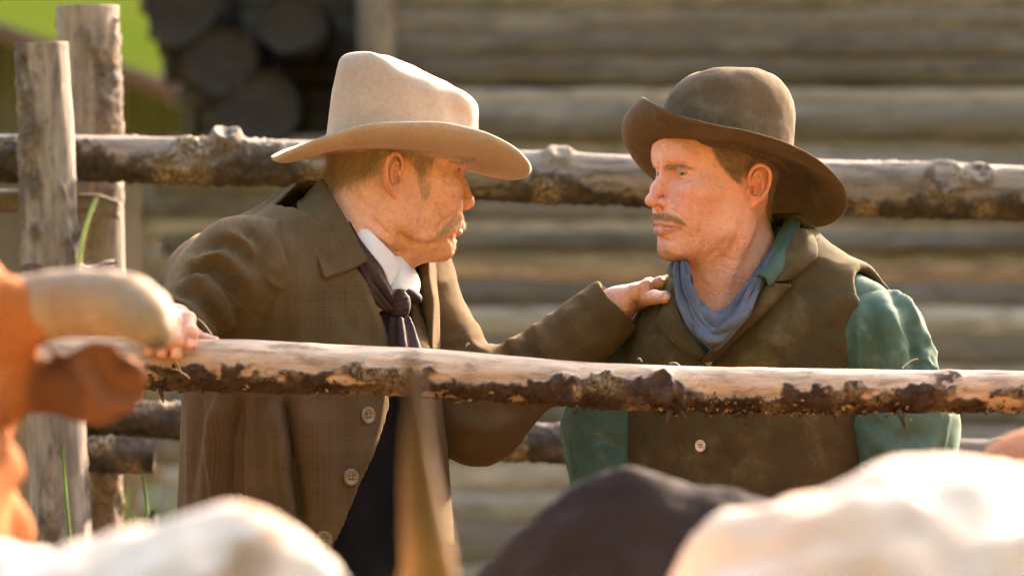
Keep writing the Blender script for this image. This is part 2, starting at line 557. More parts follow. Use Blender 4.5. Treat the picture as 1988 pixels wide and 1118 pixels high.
    d = smin(d, cap(A, (-0.012, 0.058, -0.022), g('scm', (-0.018, 0.020, -0.165)), 0.011, 0.009), 0.018)
    return d

def ear_mesh(H, side):
    f = lambda P: ear_sdf(P, H.h.get('ear', {}))
    V, Q = surf(f, (-0.060, 0.048, -0.046), (0.012, 0.120, 0.056), 0.0010, proj=2)
    V = V * [1, side, 1]
    if side < 0: Q = Q[:, ::-1]
    return H.wld(V), Q
class Head:
    def __init__(s, h, origin, yaw, pitch=0, roll=0, scale=1.0):
        """yaw: direction of the face in degrees from +X towards +Y"""
        Rm = Matrix.Rotation(math.radians(yaw), 3, 'Z') @ Matrix.Rotation(math.radians(pitch), 3, 'Y') @ Matrix.Rotation(math.radians(roll), 3, 'X')
        s.R = np.array(Rm); s.o = np.asarray(origin, float); s.k = scale; s.h = h
    def loc(s, P):
        return ((P - s.o.astype(F32)) @ s.R.astype(F32)) / s.k
    def wld(s, p):
        return (np.asarray(p, float) * s.k) @ s.R.T + s.o
    def f(s, P):
        return head_sdf(s.loc(P), s.h) * s.k
    def build(s, res=0.0017):
        lo_l = np.array([-0.125, -0.105, s.h.get('zmin', -0.20)]); hi_l = np.array([0.135, 0.105, 0.145])
        c = np.array([[a, b, e] for a in (lo_l[0], hi_l[0]) for b in (lo_l[1], hi_l[1]) for e in (lo_l[2], hi_l[2])])
        w = s.wld(c)
        V, Q = surf(lambda P: head_sdf(P, s.h), lo_l, hi_l, res / s.k, proj=2)
        V = relax(V, Q, 1, 0.25)
        return Skin(s.wld(V), Q)
# ---------------------------------------------------------------- hats
class Frame:
    """local frame (forward, left, up) placed in the world"""
    def __init__(s, origin, yaw, pitch=0, roll=0):
        s.R = np.array(Matrix.Rotation(math.radians(yaw), 3, 'Z') @ Matrix.Rotation(math.radians(pitch), 3, 'Y') @ Matrix.Rotation(math.radians(roll), 3, 'X'))
        s.o = np.asarray(origin, float)
    def w(s, p):
        return np.asarray(p, float) @ s.R.T + s.o
    def l(s, P):
        return (P - s.o) @ s.R
def brim_mesh(fr, A, B, width, phi, nth=160, nt=22, thick=0.0045, wob=None, curl=None):
    """width(th), phi(th) (edge bending angle, radians) -> closed brim of real thickness"""
    th = np.linspace(0, 2 * np.pi, nth, endpoint=False)
    t = np.linspace(0, 1, nt)
    def sm(a, n=6):
        k = np.exp(-(np.arange(-2 * n, 2 * n + 1) / n) ** 2); k /= k.sum()
        return np.convolve(np.concatenate([a[-2 * n:], a, a[:2 * n]]), k, 'valid')
    w = sm(width(th)); ph = sm(phi(th)); cu = sm(curl(th)) if curl is not None else 0 * th
    V = np.zeros((nth, nt, 3)); Nn = np.zeros((nth, nt, 3))
    base = np.stack([A * np.cos(th), B * np.sin(th), 0 * th], 1)
    nrm = np.stack([np.cos(th) / A, np.sin(th) / B, 0 * th], 1); nrm /= np.linalg.norm(nrm, axis=1)[:, None]
    out = np.zeros(nth); upz = np.zeros(nth)
    for j in range(nt):
        ang = ph * min(1.0, t[j] / 0.4)
        if curl is not None:
            ang = ang + cu * max(0.0, (t[j] - 0.35) / 0.65) ** 1.3
        V[:, j] = base + nrm * out[:, None]; V[:, j, 2] = upz
        Nn[:, j] = -nrm * np.sin(ang)[:, None]; Nn[:, j, 2] = np.cos(ang)
        if j < nt - 1:
            out = out + w * np.cos(ang) / (nt - 1); upz = upz + w * np.sin(ang) / (nt - 1)
    if wob is not None:
        V[:, :, 2] += wob(th)[:, None] * t[None, :] ** 2
    V[:, 0] -= nrm * 0.004
    half = thick / 2 * np.ones(nt); half[-1] *= 0.55; 
    T = V + Nn * half[None, :, None]; Bt = V - Nn * half[None, :, None]
    edge = V[:, -1] + (V[:, -1] - V[:, -2]) / (np.linalg.norm(V[:, -1] - V[:, -2], axis=1)[:, None]) * thick * 0.35
    ring = np.concatenate([T, edge[:, None], Bt[:, ::-1]], 1)           # (nth, 2nt+1, 3)
    m = ring.shape[1]
    F = grid_faces(nth, m, True, True)
    return fr.w(ring.reshape(-1, 3)), F[:, ::-1]

def felt(name, col, dark, dust=None):
    m = NT(name)
    c = m.coord()
    n1 = m.noise(c, 9, 5, 0.6); n2 = m.noise(c, 480, 3, 0.7); n3 = m.noise(c, 130, 4, 0.65)
    base = m.mix(m.ramp(n1, [(0.35, 0.0), (0.68, 1.0)]), dark, col)
    base = m.mix(m.math('MULTIPLY', m.ramp(n2, [(0.35, 0.0), (0.75, 1.0)]), 0.34), base, tuple(min(1, x * 1.55 + 0.02) for x in col))
    base = m.mix(m.math('MULTIPLY', m.ramp(n3, [(0.4, 0.0), (0.7, 1.0)]), 0.26), base, tuple(x * 0.6 for x in dark))
    if dust:
        n4 = m.noise(c, 22, 5, 0.65)
        base = m.mix(m.math('MULTIPLY', m.ramp(n4, [(0.52, 0.0), (0.72, 1.0)]), 0.45), base, dust)
    m.p(Base_Color=base, Roughness=0.95, Sheen_Weight=0.35, Sheen_Roughness=0.45, Sheen_Tint=(*[min(1, x * 1.6) for x in col], 1), Specular_IOR_Level=0.15)
    b = m.bump(n2, 0.35, 0.0006)
    m.p(Normal=m.bump(n3, 0.25, 0.0012, b))
    return m.m
# ---------------------------------------------------------------- the two men: heads and hats
LM = dict(cran=(0.002, 0.090), ear=dict(size=0.94, lobe=(0.0062, 0.010), tilt=6), chin=(0.081, 0, -0.087), chin_r=(0.016, 0.021, 0.016),
          ntip=(0.1080, 0, -0.016), nasion=(0.087, 0, 0.028), tip_r=0.0115, hump=0.002, mouth=-0.0555, mouth_f=0.1015,
          cheek_r=(0.026, 0.028, 0.034), zmin=-0.21,
          neck=[(-0.030, 0, -0.02), (-0.052, 0, -0.09), (-0.085, 0, -0.20)], neck_r=[0.058, 0.060, 0.066],
          throat=[(0.050, 0, -0.078), (0.018, 0, -0.098), (-0.030, 0, -0.18)], scm=(-0.04, 0.022, -0.165))
RM = dict(wide=0.945, cran=(0.000, 0.092), gon=(0.006, 0.050, -0.056), ear=dict(size=0.97, tilt=8, flare=28, pos=(-0.010, 0.0655, 0.004)), chin=(0.082, 0, -0.085), chin_r=(0.016, 0.019, 0.016),
          ntip=(0.1150, 0, -0.0160), nasion=(0.0870, 0, 0.024), tip_r=0.0080, hump=0.0008, ala=(-0.0140, 0.0112, -0.0028), ala_r=(0.0088, 0.0052, 0.0066), cheek_r=(0.021, 0.022, 0.028), mouth=-0.0535, mouth_f=0.1030, open=0.0031, nostril=(0.0066, 0.0036, 0.0050),
          brow_k=0.013, zmin=-0.25,
          neck=[(-0.022, 0, -0.02), (-0.034, 0, -0.10), (-0.045, 0, -0.25)], neck_r=[0.052, 0.054, 0.062],
          throat=[(0.045, 0, -0.076), (0.004, 0, -0.115), (0.0, 0, -0.25)], scm=(0.012, 0.020, -0.20))
HL = Head(LM, W(763, 352, 0.0), 15, 6, 0, 0.99)
HR = Head(RM, W(1394, 369, 0.02), 180 + 31, 0, 0, 0.955)

# light felt hat, high at the back, sloping to the front
def hat_left():
    fr = Frame(W(777, 298, 0.012), 16, 4.0, -3)
    A, B = 0.104, 0.083
    def phi(th):
        c = np.cos(th)
        side = np.abs(np.sin(th)) ** 1.6
        return side * np.radians(12) - (1 - side) * np.where(c > 0, math.radians(42), math.radians(47))
    def curl(th):
        return np.radians(np.interp(np.degrees(np.arccos(np.clip(np.cos(th), -1, 1))), [0, 60, 90, 130, 180], [72, 66, 62, 66, 80]))
    def width(th):
        return 0.082 + 0.002 * np.cos(th)
    V1, F1 = brim_mesh(fr, A, B, width, phi, thick=0.0060, curl=curl)
    def crown(P):
        z = P[:, 2]
        zs = np.array([-0.01, 0.0, 0.03, 0.075, 0.108, 0.133, 0.15])
        d = loft(P, zs, [0.0, 0.0, 0.002, 0.003, -0.002, -0.006, -0.008], 0 * zs,
                 [0.106, 0.105, 0.106, 0.103, 0.094, 0.086, 0.080], [0.085, 0.084, 0.081, 0.076, 0.070, 0.063, 0.058], 2.15)
        xs = np.array([-0.13, -0.085, -0.055, -0.02, 0.02, 0.06, 0.09, 0.105, 0.13])
        top = 0.008 + np.interp(P[:, 0], xs, [0.122, 0.128, 0.129, 0.126, 0.115, 0.099, 0.084, 0.076, 0.05]) + np.interp(P[:, 1], [-0.08, 0.0, 0.08], [-0.030, 0.0, 0.010]) * np.interp(P[:, 0], [-0.06, -0.02, 0.04, 0.1], [0.2, 1.0, 1.0, 0.3])
        d = smax(d, (z - top) * 0.86, 0.014)
        cr = chain(P, [(-0.040, -0.018, 0.155), (0.0, -0.024, 0.139), (0.045, -0.024, 0.120), (0.080, -0.014, 0.104)], [0.014, 0.022, 0.022, 0.012])
        d = smax(d, -cr, 0.016)
        S = P.copy(); S[:, 1] = np.abs(S[:, 1])
        d = smax(d, -ell(S, (0.066, 0.092, 0.062), (0.045, 0.024, 0.022), rot_xyz(0, 32, -28)), 0.022)
        return d
    V2, F2 = surf(crown, (-0.125, -0.1, -0.006), (0.125, 0.1, 0.155), 0.0032)
    V2 = relax(V2, F2, 2, 0.4)
    return (V1, F1), (fr.w(V2), F2), fr
def hat_right():
    fr = Frame(W(1404, 307, 0.035), 180 + 35, -13.0, 7.0)
    A, B = 0.099, 0.083
    def sg(th):      # signed angle, 0 front, 90 left side (towards the camera)
        return (np.degrees(th) + 180) % 360 - 180
    def phi(th):
        return np.radians(np.interp(sg(th), [-180, -150, -120, -90, -60, -30, 0, 20, 40, 60, 90, 125, 155, 180], [-50, -46, -30, -10, 12, 32, 26, 4, -4, -8, -14, -33, -49, -51]))
    def curl(th):
        return np.radians(np.interp(sg(th), [-180, -120, -90, -60, -30, 0, 20, 40, 60, 125, 180], [22, 18, 20, 80, 200, 110, 34, 18, 15, 18, 22]))
    def width(th):
        return np.interp(sg(th), [-180, -120, -60, -30, 0, 40, 120, 180], [0.104, 0.090, 0.086, 0.096, 0.086, 0.080, 0.092, 0.104])
    V1, F1 = brim_mesh(fr, A, B, width, phi, thick=0.0052, curl=curl)
    def crown(P):
        z = P[:, 2]
        zs = np.array([-0.01, 0.0, 0.03, 0.065, 0.108, 0.15])
        d = loft(P, zs, [0, 0, -0.001, -0.002, -0.004, -0.006], 0 * zs,
                 [0.101, 0.100, 0.099, 0.096, 0.090, 0.082], [0.085, 0.084, 0.083, 0.081, 0.076, 0.070], 2.15)
        xs = np.array([-0.13, -0.08, -0.04, 0.0, 0.05, 0.09, 0.13])
        top = np.interp(P[:, 0], xs, [0.112, 0.124, 0.130, 0.129, 0.119, 0.102, 0.07]) - 1.0 * P[:, 1] ** 2
        d = smax(d, (z - top) * 0.95, 0.045)
        d = smax(d, -chain(P, [(-0.03, 0, 0.157), (0.06, 0, 0.141)], [0.022, 0.020]), 0.02)
        d = smax(d, -ell(P, (0.078, 0.070, 0.072), (0.03, 0.018, 0.022), rot_xyz(0, 20, -40)), 0.02)
        return d
    V2, F2 = surf(crown, (-0.125, -0.1, -0.006), (0.125, 0.1, 0.15), 0.0032)
    V2 = relax(V2, F2, 2, 0.4)
    return (V1, F1), (fr.w(V2), F2), fr
# ---------------------------------------------------------------- clothing tools
def sheet(ctrl, nu=40, nv=20, thick=0.003, fold=None, closed=False):
    """cloth of real thickness through a grid of control points (rows along u, columns along v)"""
    C = np.asarray(ctrl, float)
    if closed:
        C = np.concatenate([C[-2:], C, C[:2]], 0)
    A = np.stack([csp(None, C[:, j], nu + (0 if not closed else 4 * nu // (len(C) - 4))) for j in range(C.shape[1])], 1)
    if closed:
        k = 2 * nu // (len(C) - 4)
        t = np.linspace(2, len(C) - 2, nu, endpoint=False)
        A = np.stack([_cat(C[:, j], t) for j in range(C.shape[1])], 1)
    S = np.stack([csp(None, A[i], nv) for i in range(nu)], 0)           # nu, nv, 3
    du = np.gradient(S, axis=0) if not closed else (np.roll(S, -1, 0) - np.roll(S, 1, 0)) / 2
    dv = np.gradient(S, axis=1)
    N = np.cross(du, dv); N /= np.linalg.norm(N, axis=2)[:, :, None] + 1e-12
    if fold is not None:
        u, v = np.meshgrid(np.linspace(0, 1, nu), np.linspace(0, 1, nv), indexing='ij')
        S = S + N * fold(u, v)[:, :, None]
        du = np.gradient(S, axis=0); dv = np.gradient(S, axis=1)
        N = np.cross(du, dv); N /= np.linalg.norm(N, axis=2)[:, :, None] + 1e-12
    edge = np.ones((nu, nv)); edge[:, 0] = edge[:, -1] = 0.6
    if not closed: edge[0] = edge[-1] = 0.6
    T = S + N * (thick / 2 * edge)[:, :, None]; B = S - N * (thick / 2 * edge)[:, :, None]
    V = np.concatenate([T.reshape(-1, 3), B.reshape(-1, 3)])
    F = grid_faces(nu, nv, closed, False)
    n = nu * nv
    Fs = [F, F[:, ::-1] + n]
    idx = np.arange(n).reshape(nu, nv)
    def rim(l, rev):
        a, b = l[:-1], l[1:]
        q = np.stack([a, b, b + n, a + n], 1)
        return q[:, ::-1] if not rev else q
    cl = lambda l: np.append(l, l[0]) if closed else l
    Fs.append(rim(cl(idx[:, 0]), False)); Fs.append(rim(cl(idx[:, -1]), True))
    if not closed:
        Fs.append(rim(idx[0], True)); Fs.append(rim(idx[-1], False))
    lu = np.concatenate([[0], np.cumsum(np.linalg.norm(np.diff(S.mean(1), axis=0), axis=1))])
    lv = np.concatenate([[0], np.cumsum(np.linalg.norm(np.diff(S.mean(0), axis=0), axis=1))])
    U, Vv = np.meshgrid(lu, lv, indexing='ij')
    uv = np.stack([Vv.ravel(), U.ravel(), 0 * U.ravel()], 1)
    return V, np.concatenate(Fs), np.concatenate([uv, uv])
def _cat(pts, t):
    i = np.clip(np.floor(t).astype(int), 0, len(pts) - 2); u = (t - i)[:, None]
    p0 = pts[np.maximum(i - 1, 0)]; p1 = pts[i]; p2 = pts[i + 1]; p3 = pts[np.minimum(i + 2, len(pts) - 1)]
    return 0.5 * (2 * p1 + (p2 - p0) * u + (2 * p0 - 5 * p1 + 4 * p2 - p3) * u ** 2 + (3 * p1 - p0 - 3 * p2 + p3) * u ** 3)
def drape(f, px, py, off=0.006, y0=-0.6, y1=0.6):
    """point where the sight line through a pixel of the photograph meets f = off"""
    px = np.atleast_1d(np.asarray(px, float)); py = np.atleast_1d(np.asarray(py, float))
    y = np.full(len(px), y0)
    for _ in range(90):
        P = np.stack([(px - 994) * (y + 7.9) / FPX, y, CAM[2] - (py - 559) * (y + 7.9) / FPX], 1)
        d = f(P.astype(F32)) - off
        y = np.minimum(y + np.maximum(d, -0.02) * 0.7, y1)
    return np.stack([(px - 994) * (y + 7.9) / FPX, y, CAM[2] - (py - 559) * (y + 7.9) / FPX], 1)
def drape_sheet(f, rows, off=0.006, **kw):
    """rows: list of lists of pixel points (same length); all lie on the surface f"""
    R = np.asarray(rows, float)
    o = np.broadcast_to(np.asarray(off, float), R.shape[:2])
    P = np.stack([np.stack([drape(f, R[i, j, 0], R[i, j, 1], o[i, j])[0] for j in range(R.shape[1])]) for i in range(R.shape[0])])
    return sheet(P, **kw)
def wrinkle(V, N, scale, amp, seed=0, stretch=(1, 1, 1)):
    return V + N * (amp * fbm(V * np.asarray(stretch), scale, 3, seed))[:, None]
def folds(V, N, uv, amp, su, sv, seed=0, sharp=1.5):
    q = np.stack([uv[:, 0] * su, uv[:, 1] * sv, np.full(len(uv), seed * 3.7)], 1)
    q[:, 0] += 0.35 * vnoise(q * 0.7 + 9.1, 1.0, seed + 3)
    n = vnoise(q, 1.0, seed) + 0.45 * vnoise(q * 2.1, 1.0, seed + 7)
    r = np.clip(1 - np.abs(n) * 1.7, 0, 1) ** sharp
    return V + N * (amp * (r - 0.35))[:, None]
def axis_uv(V, path, ref=(0, 0, 1)):
    """cloth coordinates around a limb: (around, along) in metres"""
    path = np.asarray(path, float)
    d, t = pl_dist(V, path)
    L = np.linalg.norm(np.diff(path, axis=0), axis=1).sum()
    i = np.clip((t * (len(path) - 1)).astype(int), 0, len(path) - 2)
    T = np.diff(path, axis=0); T /= np.linalg.norm(T, axis=1)[:, None]
    u = (t * (len(path) - 1) - i)
    C = path[i] + (path[i + 1] - path[i]) * u[:, None]
    q = V - C; Ti = T[i]
    r = np.asarray(ref, float); A = r - Ti * (Ti @ r)[:, None]; A /= np.linalg.norm(A, axis=1)[:, None] + 1e-9
    B = np.cross(Ti, A)
    ang = np.arctan2((q * B).sum(1), (q * A).sum(1))
    return np.stack([ang * 0.065, t * L, 0 * t], 1)
def hide_seam(ang):
    return ang

def plaid(name, base, light, dark):
    m = NT(name)
    uv = m.attr('cloth', True)
    sp = m.n('ShaderNodeSeparateXYZ', {0: uv})
    c = m.coord()
    wob = m.noise(c, 60, 2, 0.5)
    masks = []
    for ax, per in ((0, 0.040), (1, 0.046)):
        x = m.math('ADD', sp.outputs[ax], m.math('MULTIPLY', wob, 0.0030))
        fr = m.math('FRACT', m.math('DIVIDE', x, per))
        grp = m.ramp(fr, [(0.0, 1.0), (0.44, 1.0), (0.46, 0.0), (0.98, 0.0)], 'LINEAR')
        fine = m.math('SINE', m.math('MULTIPLY', x, 2 * math.pi / 0.0040))
        fine2 = m.math('SINE', m.math('MULTIPLY', x, 2 * math.pi / 0.0085))
        line = m.math('ADD', m.math('MULTIPLY', m.math('GREATER_THAN', fine, 0.15), grp), m.math('MULTIPLY', m.math('MULTIPLY', m.math('GREATER_THAN', fine2, 0.8), m.math('SUBTRACT', 1.0, grp)), 0.45))
        masks.append(line)
    tot = m.math('MULTIPLY', m.math('ADD', masks[0], masks[1]), 0.5, clamp=True)
    n1 = m.noise(c, 700, 3, 0.7); n2 = m.noise(c, 12, 4, 0.6)
    col = m.mix(m.math('MULTIPLY', tot, 0.34), base, light)
    col = m.mix(m.math('MULTIPLY', m.ramp(n1, [(0.4, 0.0), (0.7, 1.0)]), 0.35), col, dark)
    col = m.mix(m.math('MULTIPLY', m.ramp(n2, [(0.45, 0.0), (0.75, 1.0)]), 0.3), col, light)
    m.p(Base_Color=col, Roughness=0.95, Sheen_Weight=0.3, Sheen_Roughness=0.5, Sheen_Tint=(*[min(1, x * 2) for x in light], 1), Specular_IOR_Level=0.1)
    b = m.bump(n1, 0.5, 0.0008)
    m.p(Normal=m.bump(tot, 0.2, 0.0006, b))
    return m.m
def cloth(name, col, dark, light=None, wear=0.0, weave=1400, rough=0.9, sheen=0.15, patch=14, lightscale=9, spec=0.15, corduroy=False):
    m = NT(name)
    c = m.coord()
    n1 = m.noise(c, patch, 5, 0.62); n2 = m.noise(c, weave, 2, 0.6); n3 = m.noise(c, lightscale, 6, 0.68, 0.4)
    base = m.mix(m.ramp(n1, [(0.36, 0.0), (0.66, 1.0)]), dark, col)
    if light:
        base = m.mix(m.math('MULTIPLY', m.ramp(n3, [(0.54, 0.0), (0.72, 1.0)]), wear), base, light)
    base = m.mix(m.math('MULTIPLY', m.ramp(n2, [(0.4, 0.0), (0.7, 1.0)]), 0.35), base, tuple(x * 0.55 for x in dark))
    m.p(Base_Color=base, Roughness=rough, Sheen_Weight=sheen, Sheen_Roughness=0.5, Sheen_Tint=(*[min(1, x * 2) for x in col], 1), Specular_IOR_Level=spec)
    b = m.bump(n2, 0.4, 0.0005)
    m.p(Normal=m.bump(m.noise(c, 90, 5, 0.65), 0.3, 0.0025, b))
    return m.m
# ---------------------------------------------------------------- the man in the brown coat: clothes
FL = Frame((W(605, 559, 0)[0], 0.03, 0.0), -30)          # torso frame (forward, left, up)
def torso_L(P, grow=0.0):
    q = FL.l(P).astype(F32)
    zs = np.array([0.78, 1.0, 1.2, 1.35, 1.44, 1.50, 1.54, 1.575, 1.61])
    a = np.array([0.225, 0.212, 0.200, 0.200, 0.196, 0.180, 0.145, 0.105, 0.075])
    b = np.array([0.180, 0.172, 0.165, 0.160, 0.152, 0.135, 0.112, 0.088, 0.072])
    cx = np.array([0.0, 0.0, 0.0, 0.0, 0.005, 0.016, 0.032, 0.050, 0.066])
    d = loft(q, zs, cx, 0 * zs, b + grow, a + grow, 2.2) * 0.9
    return d
SHR = FL.w((0.005, -0.188, 1.488)); SHL = FL.w((0.02, 0.188, 1.482))
ARM_R = [FL.w((0.02, -0.09, 1.515)), SHR, W(410, 545, 0.0), W(368, 606, -0.20)]
ARM_L = [FL.w((0.03, 0.09, 1.51)), SHL, W(925, 808, 0.10), W(1203, 590, 0.085)]
def coat_solid(P):
    d = torso_L(P)
    nb = FL.w((0.03, 0, 1.535))
    d = smin(d, cap(P, FL.w((0.025, -0.07, 1.535)), SHR, 0.055, 0.068), 0.06)
    d = smin(d, cap(P, FL.w((0.035, 0.07, 1.535)), SHL, 0.055, 0.066), 0.06)
    return d
def opening_L(q):
    """half space of the open coat front in torso coordinates: negative inside the gap"""
    z = q[:, 2]
    e1 = np.interp(z, [0.8, 1.117, 1.22, 1.30, 1.39, 1.47, 1.51, 1.56, 1.62], [-0.18, -0.146, -0.096, -0.056, -0.050, -0.085, -0.110, -0.125, -0.13])
    e2 = np.interp(z, [0.8, 1.117, 1.3, 1.39, 1.47, 1.56, 1.62], [0.10, 0.095, 0.08, 0.075, 0.07, 0.085, 0.09])
    return np.maximum(np.maximum(e1 - q[:, 1], q[:, 1] - e2), -q[:, 0] + 0.02)
def coat_body(P):
    d = coat_solid(P)
    d = smax(d, -(d + 0.011), 0.002)
    q = FL.l(P)
    d = smax(d, -opening_L(q).astype(F32), 0.004)
    # neck hole
    d = smax(d, -cap(P, HL.wld((-0.030, 0, -0.13)), HL.wld((0.010, 0, 0.0)), 0.048, 0.052), 0.006)
    return d
def sleeve_RL(P):
    return chain(P, ARM_R, [0.050, 0.066, 0.056, 0.040], 0.05)
def sleeve_LL(P):
    d = chain(P, ARM_L, [0.05, 0.072, 0.060, 0.044], 0.04)
    cut = np.array(ARM_L[3]) - np.array(ARM_L[2]); cut /= np.linalg.norm(cut)
    pl = (P - np.asarray(ARM_L[3], F32)) @ cut.astype(F32)
    d = smax(d, pl + 0.002, 0.004)
    return smax(d, -smax(cap(P, ARM_L[2], np.array(ARM_L[3]) + cut * 0.05, 0.036, 0.036), -(pl + 0.03), 0.004), 0.003)

def build_left_clothes(root, M):
    lo = np.array([-0.56, -0.24, 0.78]); hi = np.array([0.0, 0.32, 1.64])
    V, Q = surf(coat_body, lo, hi, 0.0046, proj=2)
    V = relax(V, Q, 4, 0.5)
    S = Skin(V, Q)
    st = S.stroke
    # folds of the coat
    for pts, a, w in [
        ([(505, 470), (520, 560), (505, 660)], -0.011, 0.012), ([(540, 440), (575, 540), (560, 660)], 0.007, 0.016),
        ([(640, 545), (660, 600), (700, 655)], -0.004, 0.012), ([(690, 530), (715, 600), (735, 660)], 0.003, 0.008),
        ([(432, 780), (414, 880), (428, 1000)], 0.017, 0.010), ([(470, 770), (452, 900), (462, 1040)], -0.018, 0.010),
        ([(390, 770), (385, 860), (372, 980)], -0.005, 0.012), ([(552, 770), (566, 880), (592, 1040)], -0.024, 0.008),
        ([(530, 770), (540, 880), (562, 1040)], 0.018, 0.012), ([(600, 780), (625, 900), (612, 1030)], 0.009, 0.02),
        ([(660, 780), (668, 860), (640, 960)], -0.004, 0.014), ([(740, 680), (735, 800), (690, 920)], 0.003, 0.006)]:
        st(pts, a, w)
    S.N = vnormals(S.V, S.Q)
    q = FL.l(S.V)
    cloth_uv = np.stack([np.arctan2(q[:, 1], q[:, 0]) * 0.185, q[:, 2], 0 * q[:, 0]], 1)
    S.V = wrinkle(S.V, S.N, 9.0, 0.0020, 3, (1, 1, 0.6))
    S.V = folds(S.V, S.N, cloth_uv + 0.06 * vnoise(S.V, 5, 2)[:, None], 0.0055, 11, 3.2, 2)
    coat = obj('coat', mesh('coat', S.V, S.Q, M['coat'], attrs={'cloth': cloth_uv}), root, label='brown plaid wool overcoat hanging open')
    # right sleeve (towards the camera)
    A = np.array(ARM_R)
    V, Q = surf(sleeve_RL, A.min(0) - 0.09, A.max(0) + 0.09, 0.0040)
    S = Skin(V, Q)
    for pts, a, w in [
        ([(395, 480), (450, 470), (500, 520)], -0.0105, 0.009), ([(380, 505), (440, 500), (492, 570)], 0.0105, 0.010),
        ([(365, 525), (425, 530), (470, 600)], -0.0120, 0.009), ([(350, 545), (410, 556), (452, 625)], 0.0105, 0.010),
        ([(335, 560), (390, 580), (425, 640)], -0.0105, 0.008), ([(328, 575), (370, 598), (395, 645)], 0.0090, 0.007),
        ([(470, 440), (505, 480), (515, 560)], -0.0090, 0.010), ([(440, 450), (480, 470), (500, 500)], 0.0060, 0.010),
        ([(430, 600), (470, 620), (500, 640)], -0.0090, 0.010), ([(318, 585), (345, 610), (362, 640)], -0.0060, 0.006)]:
        S.stroke(pts, a, w)
    S.N = vnormals(S.V, S.Q)
    uv = np.stack([S.V @ np.array([0.62, 0.25, -0.74]), S.V @ np.array([-0.74, 0.25, -0.62]), 0 * S.V[:, 0]], 1)
    S.V = folds(S.V, S.N, uv + 0.03 * vnoise(S.V, 9, 4)[:, None], 0.0070, 9, 20, 5, 2.5)
    S.V = relax(S.V, S.Q, 1, 0.4)
    S.V = wrinkle(S.V, S.N, 22.0, 0.0010, 5)
    obj('sleeve', mesh('sleeve', S.V, S.Q, M['coat'], attrs={'cloth': uv}), coat)
    A = np.array(ARM_L)
    V, Q = surf(sleeve_LL, A.min(0) - 0.09, A.max(0) + 0.07, 0.0040)
    S = Skin(V, Q)
    for pts, a, w in [
        ([(1195, 565), (1180, 600), (1200, 640)], -0.002, 0.004), ([(1110, 590), (1118, 640), (1140, 690)], 0.006, 0.010),
        ([(1075, 605), (1085, 650), (1100, 690)], -0.007, 0.010), ([(1035, 630), (1050, 660), (1060, 690)], 0.008, 0.010),
        ([(1012, 640), (1022, 665), (1020, 690)], -0.008, 0.008), ([(985, 665), (1000, 672), (1005, 690)], 0.006, 0.008),
        ([(1150, 580), (1160, 620), (1185, 660)], -0.003, 0.008), ([(880, 790), (950, 800), (1030, 790)], -0.006, 0.010),
        ([(880, 820), (950, 830), (1000, 810)], 0.005, 0.010)]:
        S.stroke(pts, a, w)
    S.N = vnormals(S.V, S.Q)
    uv = axis_uv(S.V, ARM_L)
    S.V = folds(S.V, S.N, uv + 0.03 * vnoise(S.V, 9, 4)[:, None], 0.0042, 9, 22, 8)
    S.V = relax(S.V, S.Q, 2, 0.4)
    S.V = wrinkle(S.V, S.N, 22.0, 0.0010, 8)
    obj('sleeve', mesh('sleeve', S.V, S.Q, M['coat'], attrs={'cloth': uv}), coat)
    # coat collar, folded over
    def row(pts): return [W(*p) for p in pts]
    rows = [row([(700, 382, 0.10), (690, 380, 0.118), (678, 400, 0.125)]),
            row([(664, 352, 0.062), (650, 356, 0.090), (636, 392, 0.105)]),
            row([(632, 350, 0.012), (612, 356, 0.022), (592, 394, 0.030)]),
            row([(628, 352, -0.030), (606, 372, -0.048), (578, 402, -0.062)]),
            row([(648, 386, -0.076), (632, 415, -0.106), (592, 446, -0.128)]),
            row([(680, 440, -0.102), (658, 470, -0.130), (612, 496, -0.152)]),
            row([(714, 506, -0.118), (678, 524, -0.142), (630, 540, -0.162)])]
    V, F, uv = sheet(rows, 60, 22, 0.0058, fold=lambda u, v: 0.004 * np.sin(v * 3.1) - 0.003 * np.exp(-((v - 0.93) / 0.04) ** 2) * 0.5)
    uv = uv[:, [1, 0, 2]]
    obj('collar', mesh('coat_collar', V, F, M['coat'], attrs={'cloth': uv}), coat)
    # far lapel with its edge turned to the camera
    rows = [row([(800, 556, 0.035), (818, 560, 0.075), (836, 588, 0.10)]),
            row([(798, 590, 0.02), (826, 592, 0.055), (850, 602, 0.09)]),
            row([(800, 640, 0.00), (828, 640, 0.03), (850, 640, 0.075)]),
            row([(806, 720, -0.02), (832, 720, 0.01), (856, 720, 0.065)]),
            row([(815, 850, -0.03), (842, 850, 0.0), (866, 850, 0.06)]),
            row([(822, 1060, -0.04), (852, 1060, -0.01), (880, 1060, 0.05)])]
    V, F, uv = sheet(rows, 50, 14, 0.0058)
    obj('lapel', mesh('coat_lapel', V, F, M['coat'], attrs={'cloth': uv}), coat)
    # dark waistcoat under the coat, and trousers
    def under(P):
        d = torso_L(P, -0.042)
        q = FL.l(P)
        d = smax(d, (q[:, 2] - 1.44).astype(F32), 0.02)
        return smax(d, -cap(P, HL.wld((-0.05, 0, -0.14)), HL.wld((0.01, 0, 0.0)), 0.056, 0.060), 0.01)
    V, Q = surf(under, lo + [0, 0, 0.12], hi, 0.008)
    N = vnormals(V, Q)
    V = wrinkle(V, N, 12, 0.003, 9)
    obj('waistcoat', mesh('waistcoat', V, Q, M['black']), root, label='black waistcoat under the open coat')
    # buttons sewn to the coat edge
    for (x, y) in ((714, 806), (681, 926), (629, 1047)):
        make_button(coat, drape(coat_solid, x, y, 0.004)[0], 0.0118, M['horn_button'], drape(coat_solid, [x - 12, x + 12, x, x], [y, y, y - 12, y + 12], 0.004), M['thread'])
